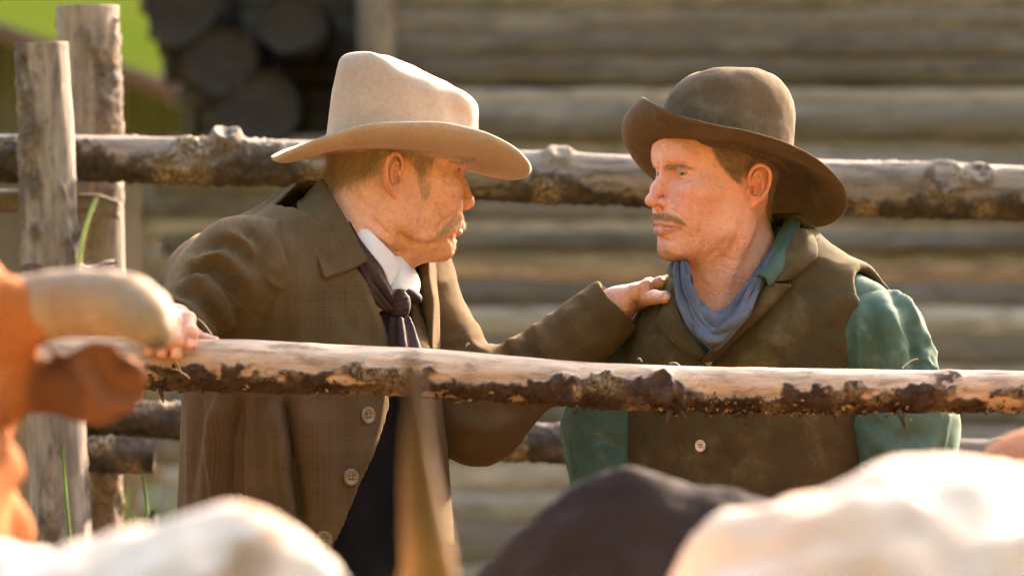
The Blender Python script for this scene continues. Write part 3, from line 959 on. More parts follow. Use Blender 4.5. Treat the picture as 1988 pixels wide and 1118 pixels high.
    # shirt collar
    rows = [row([(668, 398, -0.044), (662, 408, -0.050)]),
            row([(692, 424, -0.066), (682, 438, -0.072)]),
            row([(730, 460, -0.079), (712, 482, -0.088)]),
            row([(764, 495, -0.070), (742, 520, -0.086)]),
            row([(780, 520, -0.052), (756, 556, -0.076)])]
    rows = [[r[0], (r[0] + r[1]) / 2 + np.array([0.0, -0.0015, 0.0]), r[1]] for r in rows]
    V, F, uv = sheet(rows, 40, 12, 0.0022)
    sc = obj('shirt_collar', mesh('shirt_collar', V, F, M['white']), root, label='white shirt collar with open points')
    rows = [row([(768, 497, -0.052), (762, 515, -0.060), (757, 566, -0.066)]),
            row([(784, 498, -0.030), (784, 528, -0.048), (775, 562, -0.062)]),
            row([(796, 514, 0.000), (800, 540, -0.020), (794, 570, -0.048)]),
            row([(806, 534, 0.022), (816, 552, 0.006), (806, 572, -0.030)]),
            row([(804, 540, 0.04), (818, 554, 0.03), (812, 566, 0.0)])]
    V, F, uv = sheet(rows, 36, 16, 0.0022, fold=lambda u, v: 0.0022 * np.sin(u * 7 + v * 3))
    obj('collar_point', mesh('collar_point', V, F, M['white']), sc)
    # cravat: band round the neck, knot and hanging ends
    rows = [row([(655, 384, -0.030), (648, 392, -0.040), (640, 400, -0.050)]),
            row([(676, 424, -0.074), (664, 440, -0.086), (650, 450, -0.092)]),
            row([(706, 476, -0.092), (690, 496, -0.108), (672, 510, -0.112)]),
            row([(738, 520, -0.090), (722, 540, -0.108), (704, 560, -0.110)]),
            row([(758, 560, -0.078), (752, 580, -0.094), (738, 596, -0.094)]),
            row([(768, 588, -0.070), (764, 596, -0.080), (754, 604, -0.082)])]
    V, F, uv = sheet(rows, 50, 22, 0.0035, fold=lambda u, v: 0.0035 * np.sin(v * 11 + u * 2.5) + 0.002 * np.sin(v * 23 - u * 5))
    cv = obj('cravat', mesh('cravat', V, F, M['cravat']), root, label='dark plum brown cravat knotted at the throat')
    def knot(P):
        d = ell(P, W(774, 596, -0.072), (0.0165, 0.017, 0.024), rot_xyz(0, 12, 0))
        return smin(d, ell(P, W(798, 575, -0.045), (0.016, 0.016, 0.010), rot_xyz(0, 20, 0)), 0.006)
    V, Q = surf(knot, W(774, 596, -0.072) - 0.05, W(774, 596, -0.072) + 0.06, 0.0022)
    S = Skin(V, Q)
    for k in range(6):
        S.stroke([(752, 574 + 9 * k), (772, 576 + 10 * k), (794, 570 + 11 * k)], -0.0022, 0.0022)
    obj('knot', mesh('cravat_knot', S.V, S.Q, M['cravat']), cv)
    rows = [row([(758, 615, -0.080), (774, 618, -0.094), (792, 616, -0.076)]),
            row([(756, 650, -0.088), (780, 650, -0.104), (806, 650, -0.084)]),
            row([(758, 700, -0.100), (788, 700, -0.118), (820, 700, -0.098)]),
            row([(764, 770, -0.105), (790, 770, -0.118), (816, 770, -0.100)])]
    V, F, uv = sheet(rows, 36, 20, 0.003, fold=lambda u, v: 0.003 * np.sin(v * 14 + u * 3))
    obj('cravat_end', mesh('cravat_end', V, F, M['cravat']), cv)

def make_button(parent, c, r, mat, around, thread_mat, rim=True):
    a = around[1] - around[0]; b = around[2] - around[3]
    n = np.cross(a, b); n /= np.linalg.norm(n)
    if n @ (CAM - c) < 0: n = -n
    a = a - n * (a @ n); a /= np.linalg.norm(a); b = np.cross(n, a)
    prof = [(0.0, 0.0012), (0.35, 0.0012), (0.62, 0.0014), (0.72, 0.0026), (0.86, 0.0032), (0.97, 0.0022), (1.0, 0.0008), (0.96, -0.0008), (0.0, -0.001)]
    th = np.linspace(0, 2 * np.pi, 28, endpoint=False)
    V = np.stack([c + n * (h * r / 0.0118) + r * q * (np.cos(t) * a + np.sin(t) * b) for q, h in prof for t in th])
    parts = [(V, grid_faces(len(prof), 28, False, True))]
    nf = len(parts[0][1])
    for i in (-1, 1):
        for j in (-1, 1):
            cc = c + n * 0.0018 + r * 0.2 * (i * a + j * b)
            parts.append(tube(np.stack([cc - n * 0.0012, cc + n * 0.0002]), 0.0011 * r / 0.0118, 8))
    V, F = join_parts(parts)
    me = mesh('button', V, quads_to_list(F), mat)
    me.materials.append(thread_mat)
    for p in list(me.polygons)[nf:]:
        p.material_index = 1
    return obj('button', me, parent)
# ---------------------------------------------------------------- the man in the vest: clothes
FR = Frame((W(1475, 559, 0)[0], 0.06, 0.0), 237)
def torso_R(P, grow=0.0):
    q = FR.l(P).astype(F32)
    q[:, 2] += np.maximum(-q[:, 1], 0) * 0.42 * np.clip((q[:, 2] - 1.28) / 0.2, 0, 1)
    zs = np.array([0.80, 1.0, 1.15, 1.30, 1.39, 1.45, 1.49, 1.525, 1.57])
    a = np.array([0.190, 0.188, 0.188, 0.192, 0.190, 0.172, 0.138, 0.098, 0.070])
    b = np.array([0.125, 0.122, 0.122, 0.128, 0.126, 0.112, 0.092, 0.076, 0.064])
    cx = np.array([0.0, 0.0, 0.0, 0.0, 0.0, 0.004, 0.012, 0.020, 0.028])
    return loft(q, zs, cx, 0 * zs, b + grow, a + grow, 2.25) * 0.9
RSL = FR.w((0.0, 0.196, 1.396)); RSR = FR.w((0.0, -0.188, 1.350))
RARM_L = [FR.w((0.0, 0.12, 1.42)), RSL, W(1762, 830, -0.06), W(1770, 1120, -0.12)]
RARM_R = [FR.w((0.0, -0.10, 1.36)), RSR, W(1186, 830, 0.15), W(1190, 1120, 0.08)]
def vest_solid(P):
    d = torso_R(P, 0.004)
    d = smin(d, cap(P, FR.w((0.01, 0.06, 1.487)), FR.w((0.0, 0.175, 1.440)), 0.042, 0.050), 0.05)
    d = smin(d, cap(P, FR.w((0.01, -0.06, 1.462)), FR.w((0.0, -0.170, 1.385)), 0.040, 0.050), 0.05)
    return d
def vest(P):
    d = vest_solid(P)
    d = smax(d, -(d + 0.011), 0.002)
    q = FR.l(P)
    z = q[:, 2]
    vneck = np.maximum(np.abs(q[:, 1]) - np.interp(z, [1.33, 1.365, 1.45, 1.53, 1.6], [-0.02, 0.0, 0.060, 0.088, 0.09]), -q[:, 0])
    d = smax(d, -vneck.astype(F32), 0.004)
    d = smax(d, -cap(P, HR.wld((-0.04, 0, -0.22)), HR.wld((-0.03, 0, 0.0)), 0.070, 0.066), 0.006)
    for s in (1, -1):
        d = smax(d, -cap(P, FR.w((0.0, s * 0.232, 1.475)), FR.w((0.006, s * 0.238, 1.36)), 0.066, 0.062), 0.006)
    return d
def shirt_torso(P):
    d = vest_solid(P) + 0.016
    q = FR.l(P)
    d = smax(d, -np.maximum(np.abs(q[:, 1]) - np.interp(q[:, 2], [1.38, 1.42, 1.5], [0.0, 0.05, 0.08]), -q[:, 0]).astype(F32), 0.01)
    return smax(d, -cap(P, HR.wld((-0.04, 0, -0.22)), HR.wld((-0.03, 0, 0.0)), 0.068, 0.064), 0.006)
def rsleeve(P, arm, rs):
    d = chain(P, arm, rs, 0.05)
    return d
def build_right_clothes(root, M):
    lo = np.array([0.08, -0.24, 0.80]); hi = np.array([0.66, 0.36, 1.60])
    V, Q = surf(vest, lo, hi, 0.0046, proj=2)
    V = relax(V, Q, 4, 0.5)
    S = Skin(V, Q)
    for pts, a, w in [
        ([(1450, 640), (1500, 600), (1580, 560)], -0.003, 0.012), ([(1480, 690), (1540, 640), (1620, 600)], 0.004, 0.014),
        ([(1240, 640), (1262, 600), (1290, 570)], -0.005, 0.010), ([(1262, 650), (1290, 620), (1300, 590)], 0.004, 0.008),
        ([(1640, 620), (1600, 680), (1620, 780)], -0.004, 0.014), ([(1560, 800), (1580, 860), (1570, 930)], 0.003, 0.016),
        ([(1290, 820), (1310, 870), (1300, 940)], -0.004, 0.014), ([(1420, 820), (1430, 880), (1420, 950)], 0.002, 0.018),
        ([(1600, 520), (1640, 530), (1680, 520)], 0.002, 0.008), ([(1348, 720), (1343, 800), (1340, 960)], -0.0035, 0.005)]:
        S.stroke(pts, a, w)
    S.N = vnormals(S.V, S.Q)
    S.V = wrinkle(S.V, S.N, 10.0, 0.0022, 13)
    q = FR.l(S.V)
    S.V = folds(S.V, S.N, np.stack([q[:, 1], q[:, 2]], 1) + 0.05 * vnoise(S.V, 6, 4)[:, None], 0.0040, 9, 9, 41)
    vs = obj('vest', mesh('vest', S.V, S.Q, M['vest']), root, label='worn olive brown suede vest with wide lapels')
    # shirt with its sleeves, one garment in three pieces
    V, Q = surf(shirt_torso, lo, hi, 0.008)
    sh = obj('shirt', mesh('shirt', V, Q, M['green']), root, label='faded green work shirt')
    for k, (arm, rs) in enumerate(((RARM_L, [0.048, 0.055, 0.065, 0.054]), (RARM_R, [0.05, 0.058, 0.060, 0.052]))):
        A = np.array(arm)
        V, Q = surf(lambda P: rsleeve(P, arm, rs), A.min(0) - 0.09, A.max(0) + 0.09, 0.0042)
        S = Skin(V, Q)
        if k == 0:
            fl = [([(1700, 545), (1730, 570), (1745, 600)], -0.006, 0.007), ([(1715, 540), (1760, 580), (1790, 640)], 0.006, 0.009),
                  ([(1745, 560), (1790, 600), (1812, 670)], -0.006, 0.008), ([(1690, 600), (1700, 680), (1690, 760)], -0.009, 0.010),
                  ([(1668, 590), (1668, 660), (1680, 740)], 0.006, 0.010), ([(1720, 590), (1735, 660), (1745, 740)], 0.009, 0.014),
                  ([(1760, 620), (1775, 690), (1790, 760)], -0.007, 0.011), ([(1795, 640), (1815, 700), (1825, 790)], 0.006, 0.009),
                  ([(1690, 820), (1740, 850), (1800, 840)], -0.006, 0.011), ([(1690, 850), (1750, 880), (1820, 860)], 0.006, 0.012),
                  ([(1700, 890), (1760, 915), (1830, 900)], -0.006, 0.012), ([(1650, 560), (1690, 540), (1720, 545)], 0.004, 0.006)]
        else:
            fl = [([(1150, 820), (1170, 860), (1215, 880)], -0.006, 0.012), ([(1145, 860), (1175, 890), (1215, 910)], 0.006, 0.012),
                  ([(1215, 640), (1200, 690), (1180, 760)], -0.004, 0.012)]
        for pts, a, w in fl:
            S.stroke(pts, a, w)
        S.N = vnormals(S.V, S.Q)
        uv = axis_uv(S.V, arm)
        V0 = S.V.copy()
        S.V = folds(S.V, S.N, uv + 0.04 * vnoise(S.V, 8, 4)[:, None], 0.0040, 9, 4, 21 + k)
        S.V = folds(S.V, S.N, uv + 0.03 * vnoise(S.V, 12, 6)[:, None], 0.0036, 12, 16, 31 + k, 4.0)
        S.V = folds(S.V, S.N, uv + 0.05 * vnoise(S.V, 10, 16)[:, None], 0.0030, 24, 14, 51 + k, 5.0)
        S.V = wrinkle(S.V, S.N, 25.0, 0.0008, 21 + k)
        tp = np.clip((np.linalg.norm(S.V - np.asarray(arm[0]), axis=1) - 0.10) / 0.05, 0.15, 1)
        S.V = V0 + (S.V - V0) * tp[:, None]
        S.V = relax(S.V, S.Q, 1, 0.35)
        obj('sleeve', mesh('sleeve', S.V, S.Q, M['green']), sh)
    def row(pts): return [W(*p) for p in pts]
    # shirt collar, near and far point
    rows = [row([(1528, 428, 0.060), (1542, 416, 0.058), (1556, 420, 0.046)]),
            row([(1514, 454, 0.020), (1534, 442, -0.004), (1549, 450, -0.020)]),
            row([(1500, 482, -0.028), (1520, 476, -0.048), (1538, 488, -0.058)]),
            row([(1482, 512, -0.060), (1502, 510, -0.078), (1520, 524, -0.086)]),
            row([(1464, 536, -0.078), (1484, 540, -0.096), (1494, 556, -0.098)])]
    V, F, uv = sheet(rows, 40, 16, 0.0028, fold=lambda u, v: 0.0025 * np.sin(v * 5 + u * 6))
    obj('collar', mesh('collar', V, F, M['green']), sh)
    rows = [row([(1330, 500, 0.0), (1316, 504, 0.004), (1306, 514, 0.0)]),
            row([(1326, 516, -0.020), (1310, 520, -0.024), (1297, 528, -0.020)]),
            row([(1322, 540, -0.036), (1312, 546, -0.040), (1300, 538, -0.032)])]
    V, F, uv = sheet(rows, 24, 14, 0.0028, fold=lambda u, v: 0.003 * np.sin(v * 6))
    obj('collar', mesh('collar', V, F, M['green']), sh)
    # vest collar and lapels lie on the chest
    vf = vest_solid
    rows = [[(1546, 444), (1562, 446), (1576, 456)], [(1534, 474), (1562, 474), (1586, 478)], [(1516, 508), (1550, 500), (1584, 500)], [(1500, 536), (1528, 530), (1562, 520)], [(1492, 550), (1512, 546), (1536, 540)]]
    V, F, uv = drape_sheet(vf, rows, [[0.010, 0.016, 0.007]] * 5, nu=40, nv=20, thick=0.0050)
    obj('collar', mesh('vest_collar', V, F, M['vest']), vs)
    rows = [[(1496, 548), (1516, 550), (1534, 552)], [(1472, 580), (1492, 580), (1510, 574)], [(1442, 616), (1464, 612), (1484, 602)], [(1408, 654), (1428, 646), (1448, 634)], [(1376, 690), (1392, 680), (1410, 670)], [(1366, 706), (1374, 702), (1384, 698)]]
    V, F, uv = drape_sheet(vf, rows, [[0.010, 0.016, 0.007]] * 6, nu=50, nv=18, thick=0.0050, fold=lambda u, v: 0.0022 * np.sin(v * 9))
    obj('lapel', mesh('vest_lapel', V, F, M['vest']), vs)
    rows = [[(1306, 556), (1298, 572), (1286, 606)], [(1312, 590), (1302, 604), (1278, 628)], [(1324, 622), (1312, 634), (1294, 652)], [(1346, 654), (1336, 664), (1322, 676)], [(1372, 690), (1366, 694), (1356, 696)]]
    V, F, uv = drape_sheet(vf, rows, [[0.009, 0.013, 0.007]] * 5, nu=40, nv=18, thick=0.0050)
    obj('lapel', mesh('vest_lapel', V, F, M['vest']), vs)
    # button band, buttons
    for (x, y, r) in ((1376, 698, 0.0075), (1360, 865, 0.0085)):
        make_button(vs, drape(vf, x, y, 0.005)[0], r, M['pale_button'], drape(vf, [x - 10, x + 10, x, x], [y, y, y - 10, y + 10], 0.004), M['thread'])
    # neckerchief: loose, hanging in folds in front of the throat
    rows = [row([(1512, 452, 0.070), (1524, 448, 0.050), (1532, 452, 0.040)]),
            row([(1500, 478, 0.000), (1512, 478, -0.020), (1518, 490, -0.030)]),
            row([(1470, 520, -0.048), (1488, 528, -0.066), (1492, 542, -0.066)]),
            row([(1440, 562, -0.076), (1458, 576, -0.098), (1466, 592, -0.086)]),
            row([(1414, 596, -0.086), (1424, 622, -0.118), (1422, 650, -0.104)]),
            row([(1390, 606, -0.086), (1388, 640, -0.124), (1381, 682, -0.116)]),
            row([(1362, 586, -0.074), (1356, 616, -0.104), (1350, 640, -0.098)]),
            row([(1344, 552, -0.056), (1334, 574, -0.080), (1322, 590, -0.078)]),
            row([(1336, 520, -0.028), (1324, 532, -0.052), (1312, 548, -0.058)]),
            row([(1346, 490, 0.010), (1326, 500, -0.012), (1314, 512, -0.026)]),
            row([(1380, 470, 0.05), (1350, 470, 0.045), (1330, 480, 0.03)])]
    V, F, uv = sheet(rows, 110, 44, 0.0032, fold=lambda u, v: (0.0075 * np.sin(v * 11 + 2.6 * np.sin(u * 6)) + 0.0035 * np.sin(v * 25 + u * 17) + 0.002 * np.sin(v * 41 - u * 29)) * np.clip(np.sin(np.pi * u) * 1.6, 0.1, 1) * np.clip(v * 3.0 + 0.08, 0, 1))
    obj('neckerchief', mesh('neckerchief', V, F, M['blue']), root, label='grey blue neckerchief hanging loose at the throat')
# ---------------------------------------------------------------- cloth, skin and hair materials
def skin_mat(name, base, red, pale):
    m = NT(name)
    c = m.coord()
    n1 = m.noise(c, 26, 5, 0.6); n2 = m.noise(c, 300, 4, 0.7); n3 = m.noise(c, 110, 5, 0.65); n4 = m.noise(c, 520, 2, 0.6)
    col = m.mix(m.ramp(n1, [(0.30, 0.0), (0.80, 1.0)]), base, red)
    col = m.mix(m.math('MULTIPLY', m.ramp(n3, [(0.46, 0.0), (0.70, 1.0)]), 0.35), col, pale)
    col = m.mix(m.math('MULTIPLY', m.ramp(n3, [(0.30, 1.0), (0.48, 0.0)]), 0.32), col, tuple(x * 0.80 for x in red))
    col = m.mix(m.math('MULTIPLY', m.ramp(n2, [(0.50, 0.0), (0.70, 1.0)]), 0.40), col, tuple(x * 0.66 for x in red))
    col = m.mix(m.math('MULTIPLY', m.ramp(n4, [(0.52, 0.0), (0.70, 1.0)]), 0.30), col, tuple(min(1, x * 1.2) for x in pale))
    col = m.mix(m.attr('red'), col, (red[0] * 0.95, red[1] * 0.70, red[2] * 0.68))
    col = m.mix(m.attr('lip'), col, (0.46, 0.19, 0.15))
    col = m.mix(m.attr('stubble'), col, (0.20, 0.125, 0.075))
    col = m.mix(m.math('MULTIPLY', m.attr('nail'), 0.7), col, (0.80, 0.52, 0.42))
    m.p(Base_Color=col, Roughness=m.ramp(n3, [(0.3, 0.40), (0.7, 0.60)]), Subsurface_Weight=0.05, Subsurface_Radius=(0.012, 0.0045, 0.0022), Subsurface_Scale=0.4, Specular_IOR_Level=0.45)
    b = m.bump(n2, 0.8, 0.0016)
    m.p(Normal=m.bump(m.voro(c, 240), 0.55, 0.0014, b))
    return m.m
def plain(name, col, rough=0.6, spec=0.4, var=0.25, scale=60, **kw):
    m = NT(name)
    n = m.noise(m.coord(), scale, 4, 0.6)
    m.p(Base_Color=m.mix(m.ramp(n, [(0.35, 0.0), (0.7, 1.0)]), tuple(x * (1 - var) for x in col), tuple(min(1, x * (1 + var)) for x in col)), Roughness=rough, Specular_IOR_Level=spec, **kw)
    return m.m
def hair_mat(name, a, b):
    m = NT(name)
    h = m.attr('tone')
    m.p(Base_Color=m.mix(h, a, b), Roughness=0.45, Specular_IOR_Level=0.5)
    return m.m
M = dict(
    coat=plaid('brown_plaid_wool', (0.076, 0.048, 0.020), (0.165, 0.110, 0.052), (0.026, 0.015, 0.006)),
    black=cloth('black_wool', (0.010, 0.009, 0.009), (0.006, 0.005, 0.005)),
    white=cloth('white_cotton', (0.74, 0.70, 0.66), (0.66, 0.62, 0.58), weave=1800, patch=30),
    cravat=cloth('plum_silk', (0.052, 0.027, 0.020), (0.032, 0.016, 0.012), (0.10, 0.058, 0.044), 0.5, rough=0.7, sheen=0.2),
    vest=cloth('olive_suede', (0.080, 0.057, 0.021), (0.048, 0.033, 0.012), (0.185, 0.14, 0.07), 0.5, weave=900, patch=16, lightscale=16, sheen=0.25),
    green=cloth('green_cotton', (0.074, 0.116, 0.076), (0.042, 0.076, 0.050), (0.165, 0.195, 0.135), 0.7, weave=1700, patch=11, lightscale=14, rough=0.85),
    blue=cloth('blue_grey_cotton', (0.112, 0.116, 0.134), (0.072, 0.075, 0.090), (0.19, 0.195, 0.215), 0.5, weave=1100, patch=24, rough=0.9),
    tan_felt=felt('tan_felt', (0.370, 0.275, 0.190), (0.305, 0.224, 0.152)),
    brown_felt=felt('brown_felt', (0.092, 0.060, 0.028), (0.058, 0.037, 0.017), (0.17, 0.122, 0.066)),
    skin_l=skin_mat('weathered_skin', (0.67, 0.335, 0.175), (0.60, 0.255, 0.125), (0.75, 0.43, 0.24)),
    skin_r=skin_mat('ruddy_skin', (0.68, 0.335, 0.215), (0.62, 0.255, 0.165), (0.76, 0.43, 0.30)),
    horn_button=plain('horn_button', (0.17, 0.125, 0.058), 0.4, 0.5, 0.35, 250),
    pale_button=plain('bone_button', (0.55, 0.46, 0.30), 0.4, 0.5, 0.25, 250),
    thread=plain('thread', (0.02, 0.015, 0.01), 0.9, 0.2),
    hair_l=hair_mat('grey_fair_hair', (0.24, 0.135, 0.055), (0.58, 0.40, 0.22)),
    stache_l=hair_mat('grey_moustache_hair', (0.42, 0.28, 0.15), (0.74, 0.58, 0.38)),
    side_l=hair_mat('sideburn_hair', (0.20, 0.14, 0.085), (0.46, 0.36, 0.25)),
    hair_r=hair_mat('brown_hair', (0.140, 0.080, 0.034), (0.38, 0.24, 0.115)),
    stache_r=hair_mat('ginger_hair', (0.30, 0.150, 0.058), (0.52, 0.31, 0.145)),
    boot=plain('boot_leather', (0.05, 0.028, 0.014), 0.5),
    trouser=cloth('dark_trousers', (0.035, 0.028, 0.022), (0.022, 0.018, 0.014)),
    eye_white=plain('eye_white', (0.62, 0.56, 0.50), 0.15, 0.5, 0.05),
)
def iris_mat():
    m = NT('eyeball')
    d = m.attr('iris')
    col = m.ramp(d, [(0.0, (0.005, 0.005, 0.006)), (0.24, (0.005, 0.005, 0.006)), (0.29, (0.12, 0.135, 0.085)), (0.46, (0.18, 0.185, 0.12)), (0.55, (0.06, 0.08, 0.06)), (0.60, (0.48, 0.40, 0.35))])
    m.p(Base_Color=col, Roughness=0.08, Specular_IOR_Level=0.6)
    return m.m
M['iris'] = iris_mat()
# ---------------------------------------------------------------- ground, hillside, cabin, fences
def wood_mat(name, wood, wood2, bark, bark2, lich, grain=(1.0, 40.0, 40.0)):
    m = NT(name)
    g = m.attr('grain', True)                       # (along, around, radial)
    n1 = m.noise(m.mapping(g, (6, 60, 60)), 1.0, 6, 0.65, 0.6)
    n2 = m.noise(m.mapping(g, (25, 420, 420)), 1.0, 4, 0.7)
    n3 = m.noise(g, 30, 6, 0.7); n4 = m.noise(g, 170, 5, 0.75); n5 = m.noise(m.mapping(g, (9, 14, 14)), 1.0, 4, 0.6)
    w = m.mix(m.ramp(n1, [(0.36, 0.0), (0.66, 1.0)]), wood2, wood)
    w = m.mix(m.math('MULTIPLY', m.ramp(n2, [(0.52, 0.0), (0.72, 1.0)]), 0.5), w, tuple(x * 0.55 for x in wood2))
    w = m.mix(m.math('MULTIPLY', m.ramp(n5, [(0.5, 0.0), (0.7, 1.0)]), 0.45), w, tuple(min(1, x * 1.25) for x in wood))
    n6 = m.noise(m.mapping(g, (16, 55, 55)), 1.0, 5, 0.7, 0.3)
    w = m.mix(m.math('MULTIPLY', m.ramp(n6, [(0.50, 0.0), (0.64, 1.0)]), 0.75), w, tuple(x * 0.42 for x in wood2))
    w = m.mix(m.math('MULTIPLY', m.ramp(n6, [(0.30, 1.0), (0.42, 0.0)]), 0.5), w, tuple(min(1, x * 1.35) for x in wood))
    n7 = m.noise(m.mapping(g, (2.2, 9, 9)), 1.0, 4, 0.6, 0.5)
    w = m.mix(m.math('MULTIPLY', m.ramp(n7, [(0.48, 0.0), (0.62, 1.0)]), 0.5), w, tuple(x * 0.62 for x in wood2))
    bk = m.mix(m.ramp(n3, [(0.36, 0.0), (0.68, 1.0)]), bark, bark2)
    bk = m.mix(m.math('MULTIPLY', m.ramp(n4, [(0.55, 0.0), (0.7, 1.0)]), 0.6), bk, tuple(min(1, x * 2.2) for x in bark2))
    bk = m.mix(m.math('MULTIPLY', m.attr('lichen'), m.ramp(n4, [(0.42, 0.0), (0.6, 1.0)])), bk, lich)
    col = m.mix(m.attr('bark'), w, bk)
    col = m.mix(1.0, col, m.attr('tone', True), 'MULTIPLY')
    m.p(Base_Color=col, Roughness=0.85, Specular_IOR_Level=0.25)
    b = m.bump(m.math('ADD', n2, m.math('MULTIPLY', n4, m.attr('bark'))), 0.55, 0.002)
    m.p(Normal=b)
    return m.m
def log_mesh(path, rad, nu=260, nv=56, seed=0, rough=0.03, bark=None, barkh=0.003, knots=(), tex_scale=1.0, ends=True, tone=1.0, flat=1.0):
    """log along a path of 3-D points with matching radii; bark(t, ang) -> 0..1; ang 0 = up, pi/2 = towards the camera"""
    path = csp(None, path, nu) if len(path) > 2 else np.linspace(path[0], path[1], nu)
    rad = np.interp(np.linspace(0, 1, nu), np.linspace(0, 1, len(rad)), rad)
    T = np.gradient(path, axis=0); T /= np.linalg.norm(T, axis=1)[:, None]
    ref = np.array([0, 0, 1.0]) if abs(T[:, 2]).max() < 0.8 else np.array([0, -1.0, 0])
    A = ref - T * (T @ ref)[:, None]; A /= np.linalg.norm(A, axis=1)[:, None]
    B = np.cross(T, A)
    cam_side = np.array([0, -1.0, 0]) if abs(T[:, 2]).max() < 0.8 else np.array([1.0, 0, 0])
    if (B @ cam_side).mean() < 0: B = -B
    th = np.linspace(0, 2 * np.pi, nv, endpoint=False)
    L = np.concatenate([[0], np.cumsum(np.linalg.norm(np.diff(path, axis=0), axis=1))])
    U, TH = np.meshgrid(L, th, indexing='ij')
    R = np.repeat(rad[:, None], nv, 1)
    g = np.stack([U.ravel(), (R * np.cos(TH)).ravel(), (R * np.sin(TH)).ravel()], 1)
    g0 = g + seed * 7.31
    n_l = fbm(g0 * [0.25, 1, 1], 14.0, 3, seed).reshape(nu, nv)
    n_s = fbm(g0 * [0.12, 1, 1], 90.0, 3, seed + 5).reshape(nu, nv)
    n_f = fbm(g0, 110.0, 4, seed + 9).reshape(nu, nv)
    bk = np.zeros((nu, nv)) if bark is None else bark(U, TH, g0)
    disp = rad[:, None] * rough * 1.6 * n_l + 0.0012 * n_s * (1 - bk) * (R / 0.04) + bk * (barkh + barkh * 0.9 * n_f)
    kb = np.zeros((nu, nv)); lich = np.zeros((nu, nv))
    for (ku, ka, kr, kh) in knots:
        du = U - ku; da = (np.mod(TH - ka + np.pi, 2 * np.pi) - np.pi) * R
        d = np.sqrt(du ** 2 + da ** 2) / kr
        disp += kh * np.exp(-(d / 1.0) ** 2) + kh * 0.5 * np.exp(-((d - 0.9) / 0.22) ** 2) - kh * 0.9 * np.exp(-(d / 0.38) ** 2)
        kb = np.maximum(kb, np.exp(-(d / 1.25) ** 4))
    if bark is not None:
        bk = np.clip(np.maximum(bk, kb * (0.55 + 0.45 * np.sign(n_f))), 0, 1)
    Rr = R + disp
    V = path[:, None] + Rr[:, :, None] * (np.cos(TH)[:, :, None] * A[:, None] + flat * np.sin(TH)[:, :, None] * B[:, None])
    F = grid_faces(nu, nv, False, True)
    # orient outwards
    c = V[nu // 2].mean(0); q = F[(nu // 2) * nv]
    Vf = V.reshape(-1, 3)
    nrm = np.cross(Vf[q[2]] - Vf[q[0]], Vf[q[3]] - Vf[q[1]])
    if nrm @ (Vf[q[0]] - c) < 0: F = F[:, ::-1]
    attrs = {'bark': bk.ravel(), 'grain': g0 * tex_scale}
    tn = np.asarray(tone if not np.isscalar(tone) else (tone, tone, tone), float)
    Vall = [Vf]; Fl = [F]
    if ends:
        k = nu * nv
        for e, (row, sgn) in enumerate(((0, -1), (nu - 1, 1))):
            ring = np.arange(nv) + row * nv
            c = V[row].mean(0)
            inner = c + (V[row] - c) * 0.55 + T[row] * sgn * 0.002 * vnoise(V[row], 60, seed)[:, None]
            Vall += [inner, c[None]]
            ii = k + np.arange(nv); j2 = (np.arange(nv) + 1) % nv
            f1 = np.stack([ring, ring[j2], ii[j2], ii], 1)
            f2 = np.stack([ii, ii[j2], np.full(nv, k + nv), np.full(nv, k + nv)], 1)
            Fl += [f1, f2]
            k += nv + 1
            zz = np.concatenate([inner, c[None]])
            attrs['bark'] = np.append(attrs['bark'], np.zeros(nv + 1))
            attrs['grain'] = np.concatenate([attrs['grain'], (zz * 3.0) * tex_scale])
    attrs['lichen'] = np.clip(attrs['bark'] * (vnoise(attrs['grain'] / tex_scale, 22, seed + 31) * 1.6 - 0.15), 0, 1)
    Va = np.concatenate(Vall); Fa = np.concatenate(Fl)
    attrs['tone'] = np.tile(tn, (len(Va), 1))
    return Va, Fa, attrs
def log_obj(name, parent, mat, *a, **k):
    V, F, at = log_mesh(*a, **k)
    return obj(name, mesh(name, V, quads_to_list(F), mat, attrs=at), parent)

M['rail'] = wood_mat('peeled_rail', (0.56, 0.41, 0.27), (0.42, 0.28, 0.165), (0.026, 0.015, 0.009), (0.085, 0.050, 0.028), (0.30, 0.22, 0.11))
M['grey_rail'] = wood_mat('weathered_rail', (0.27, 0.212, 0.150), (0.165, 0.122, 0.082), (0.028, 0.019, 0.012), (0.095, 0.066, 0.040), (0.34, 0.25, 0.13))
M['post'] = wood_mat('weathered_post', (0.31, 0.245, 0.170), (0.195, 0.142, 0.095), (0.060, 0.041, 0.026), (0.130, 0.094, 0.060), (0.36, 0.22, 0.10))
M['cabin_log'] = wood_mat('cabin_log', (0.310, 0.238, 0.168), (0.215, 0.164, 0.114), (0.110, 0.082, 0.056), (0.185, 0.135, 0.090), (0.28, 0.17, 0.09))
M['chink'] = cloth('clay_chinking', (0.33, 0.26, 0.18), (0.25, 0.195, 0.13), patch=5, weave=120)

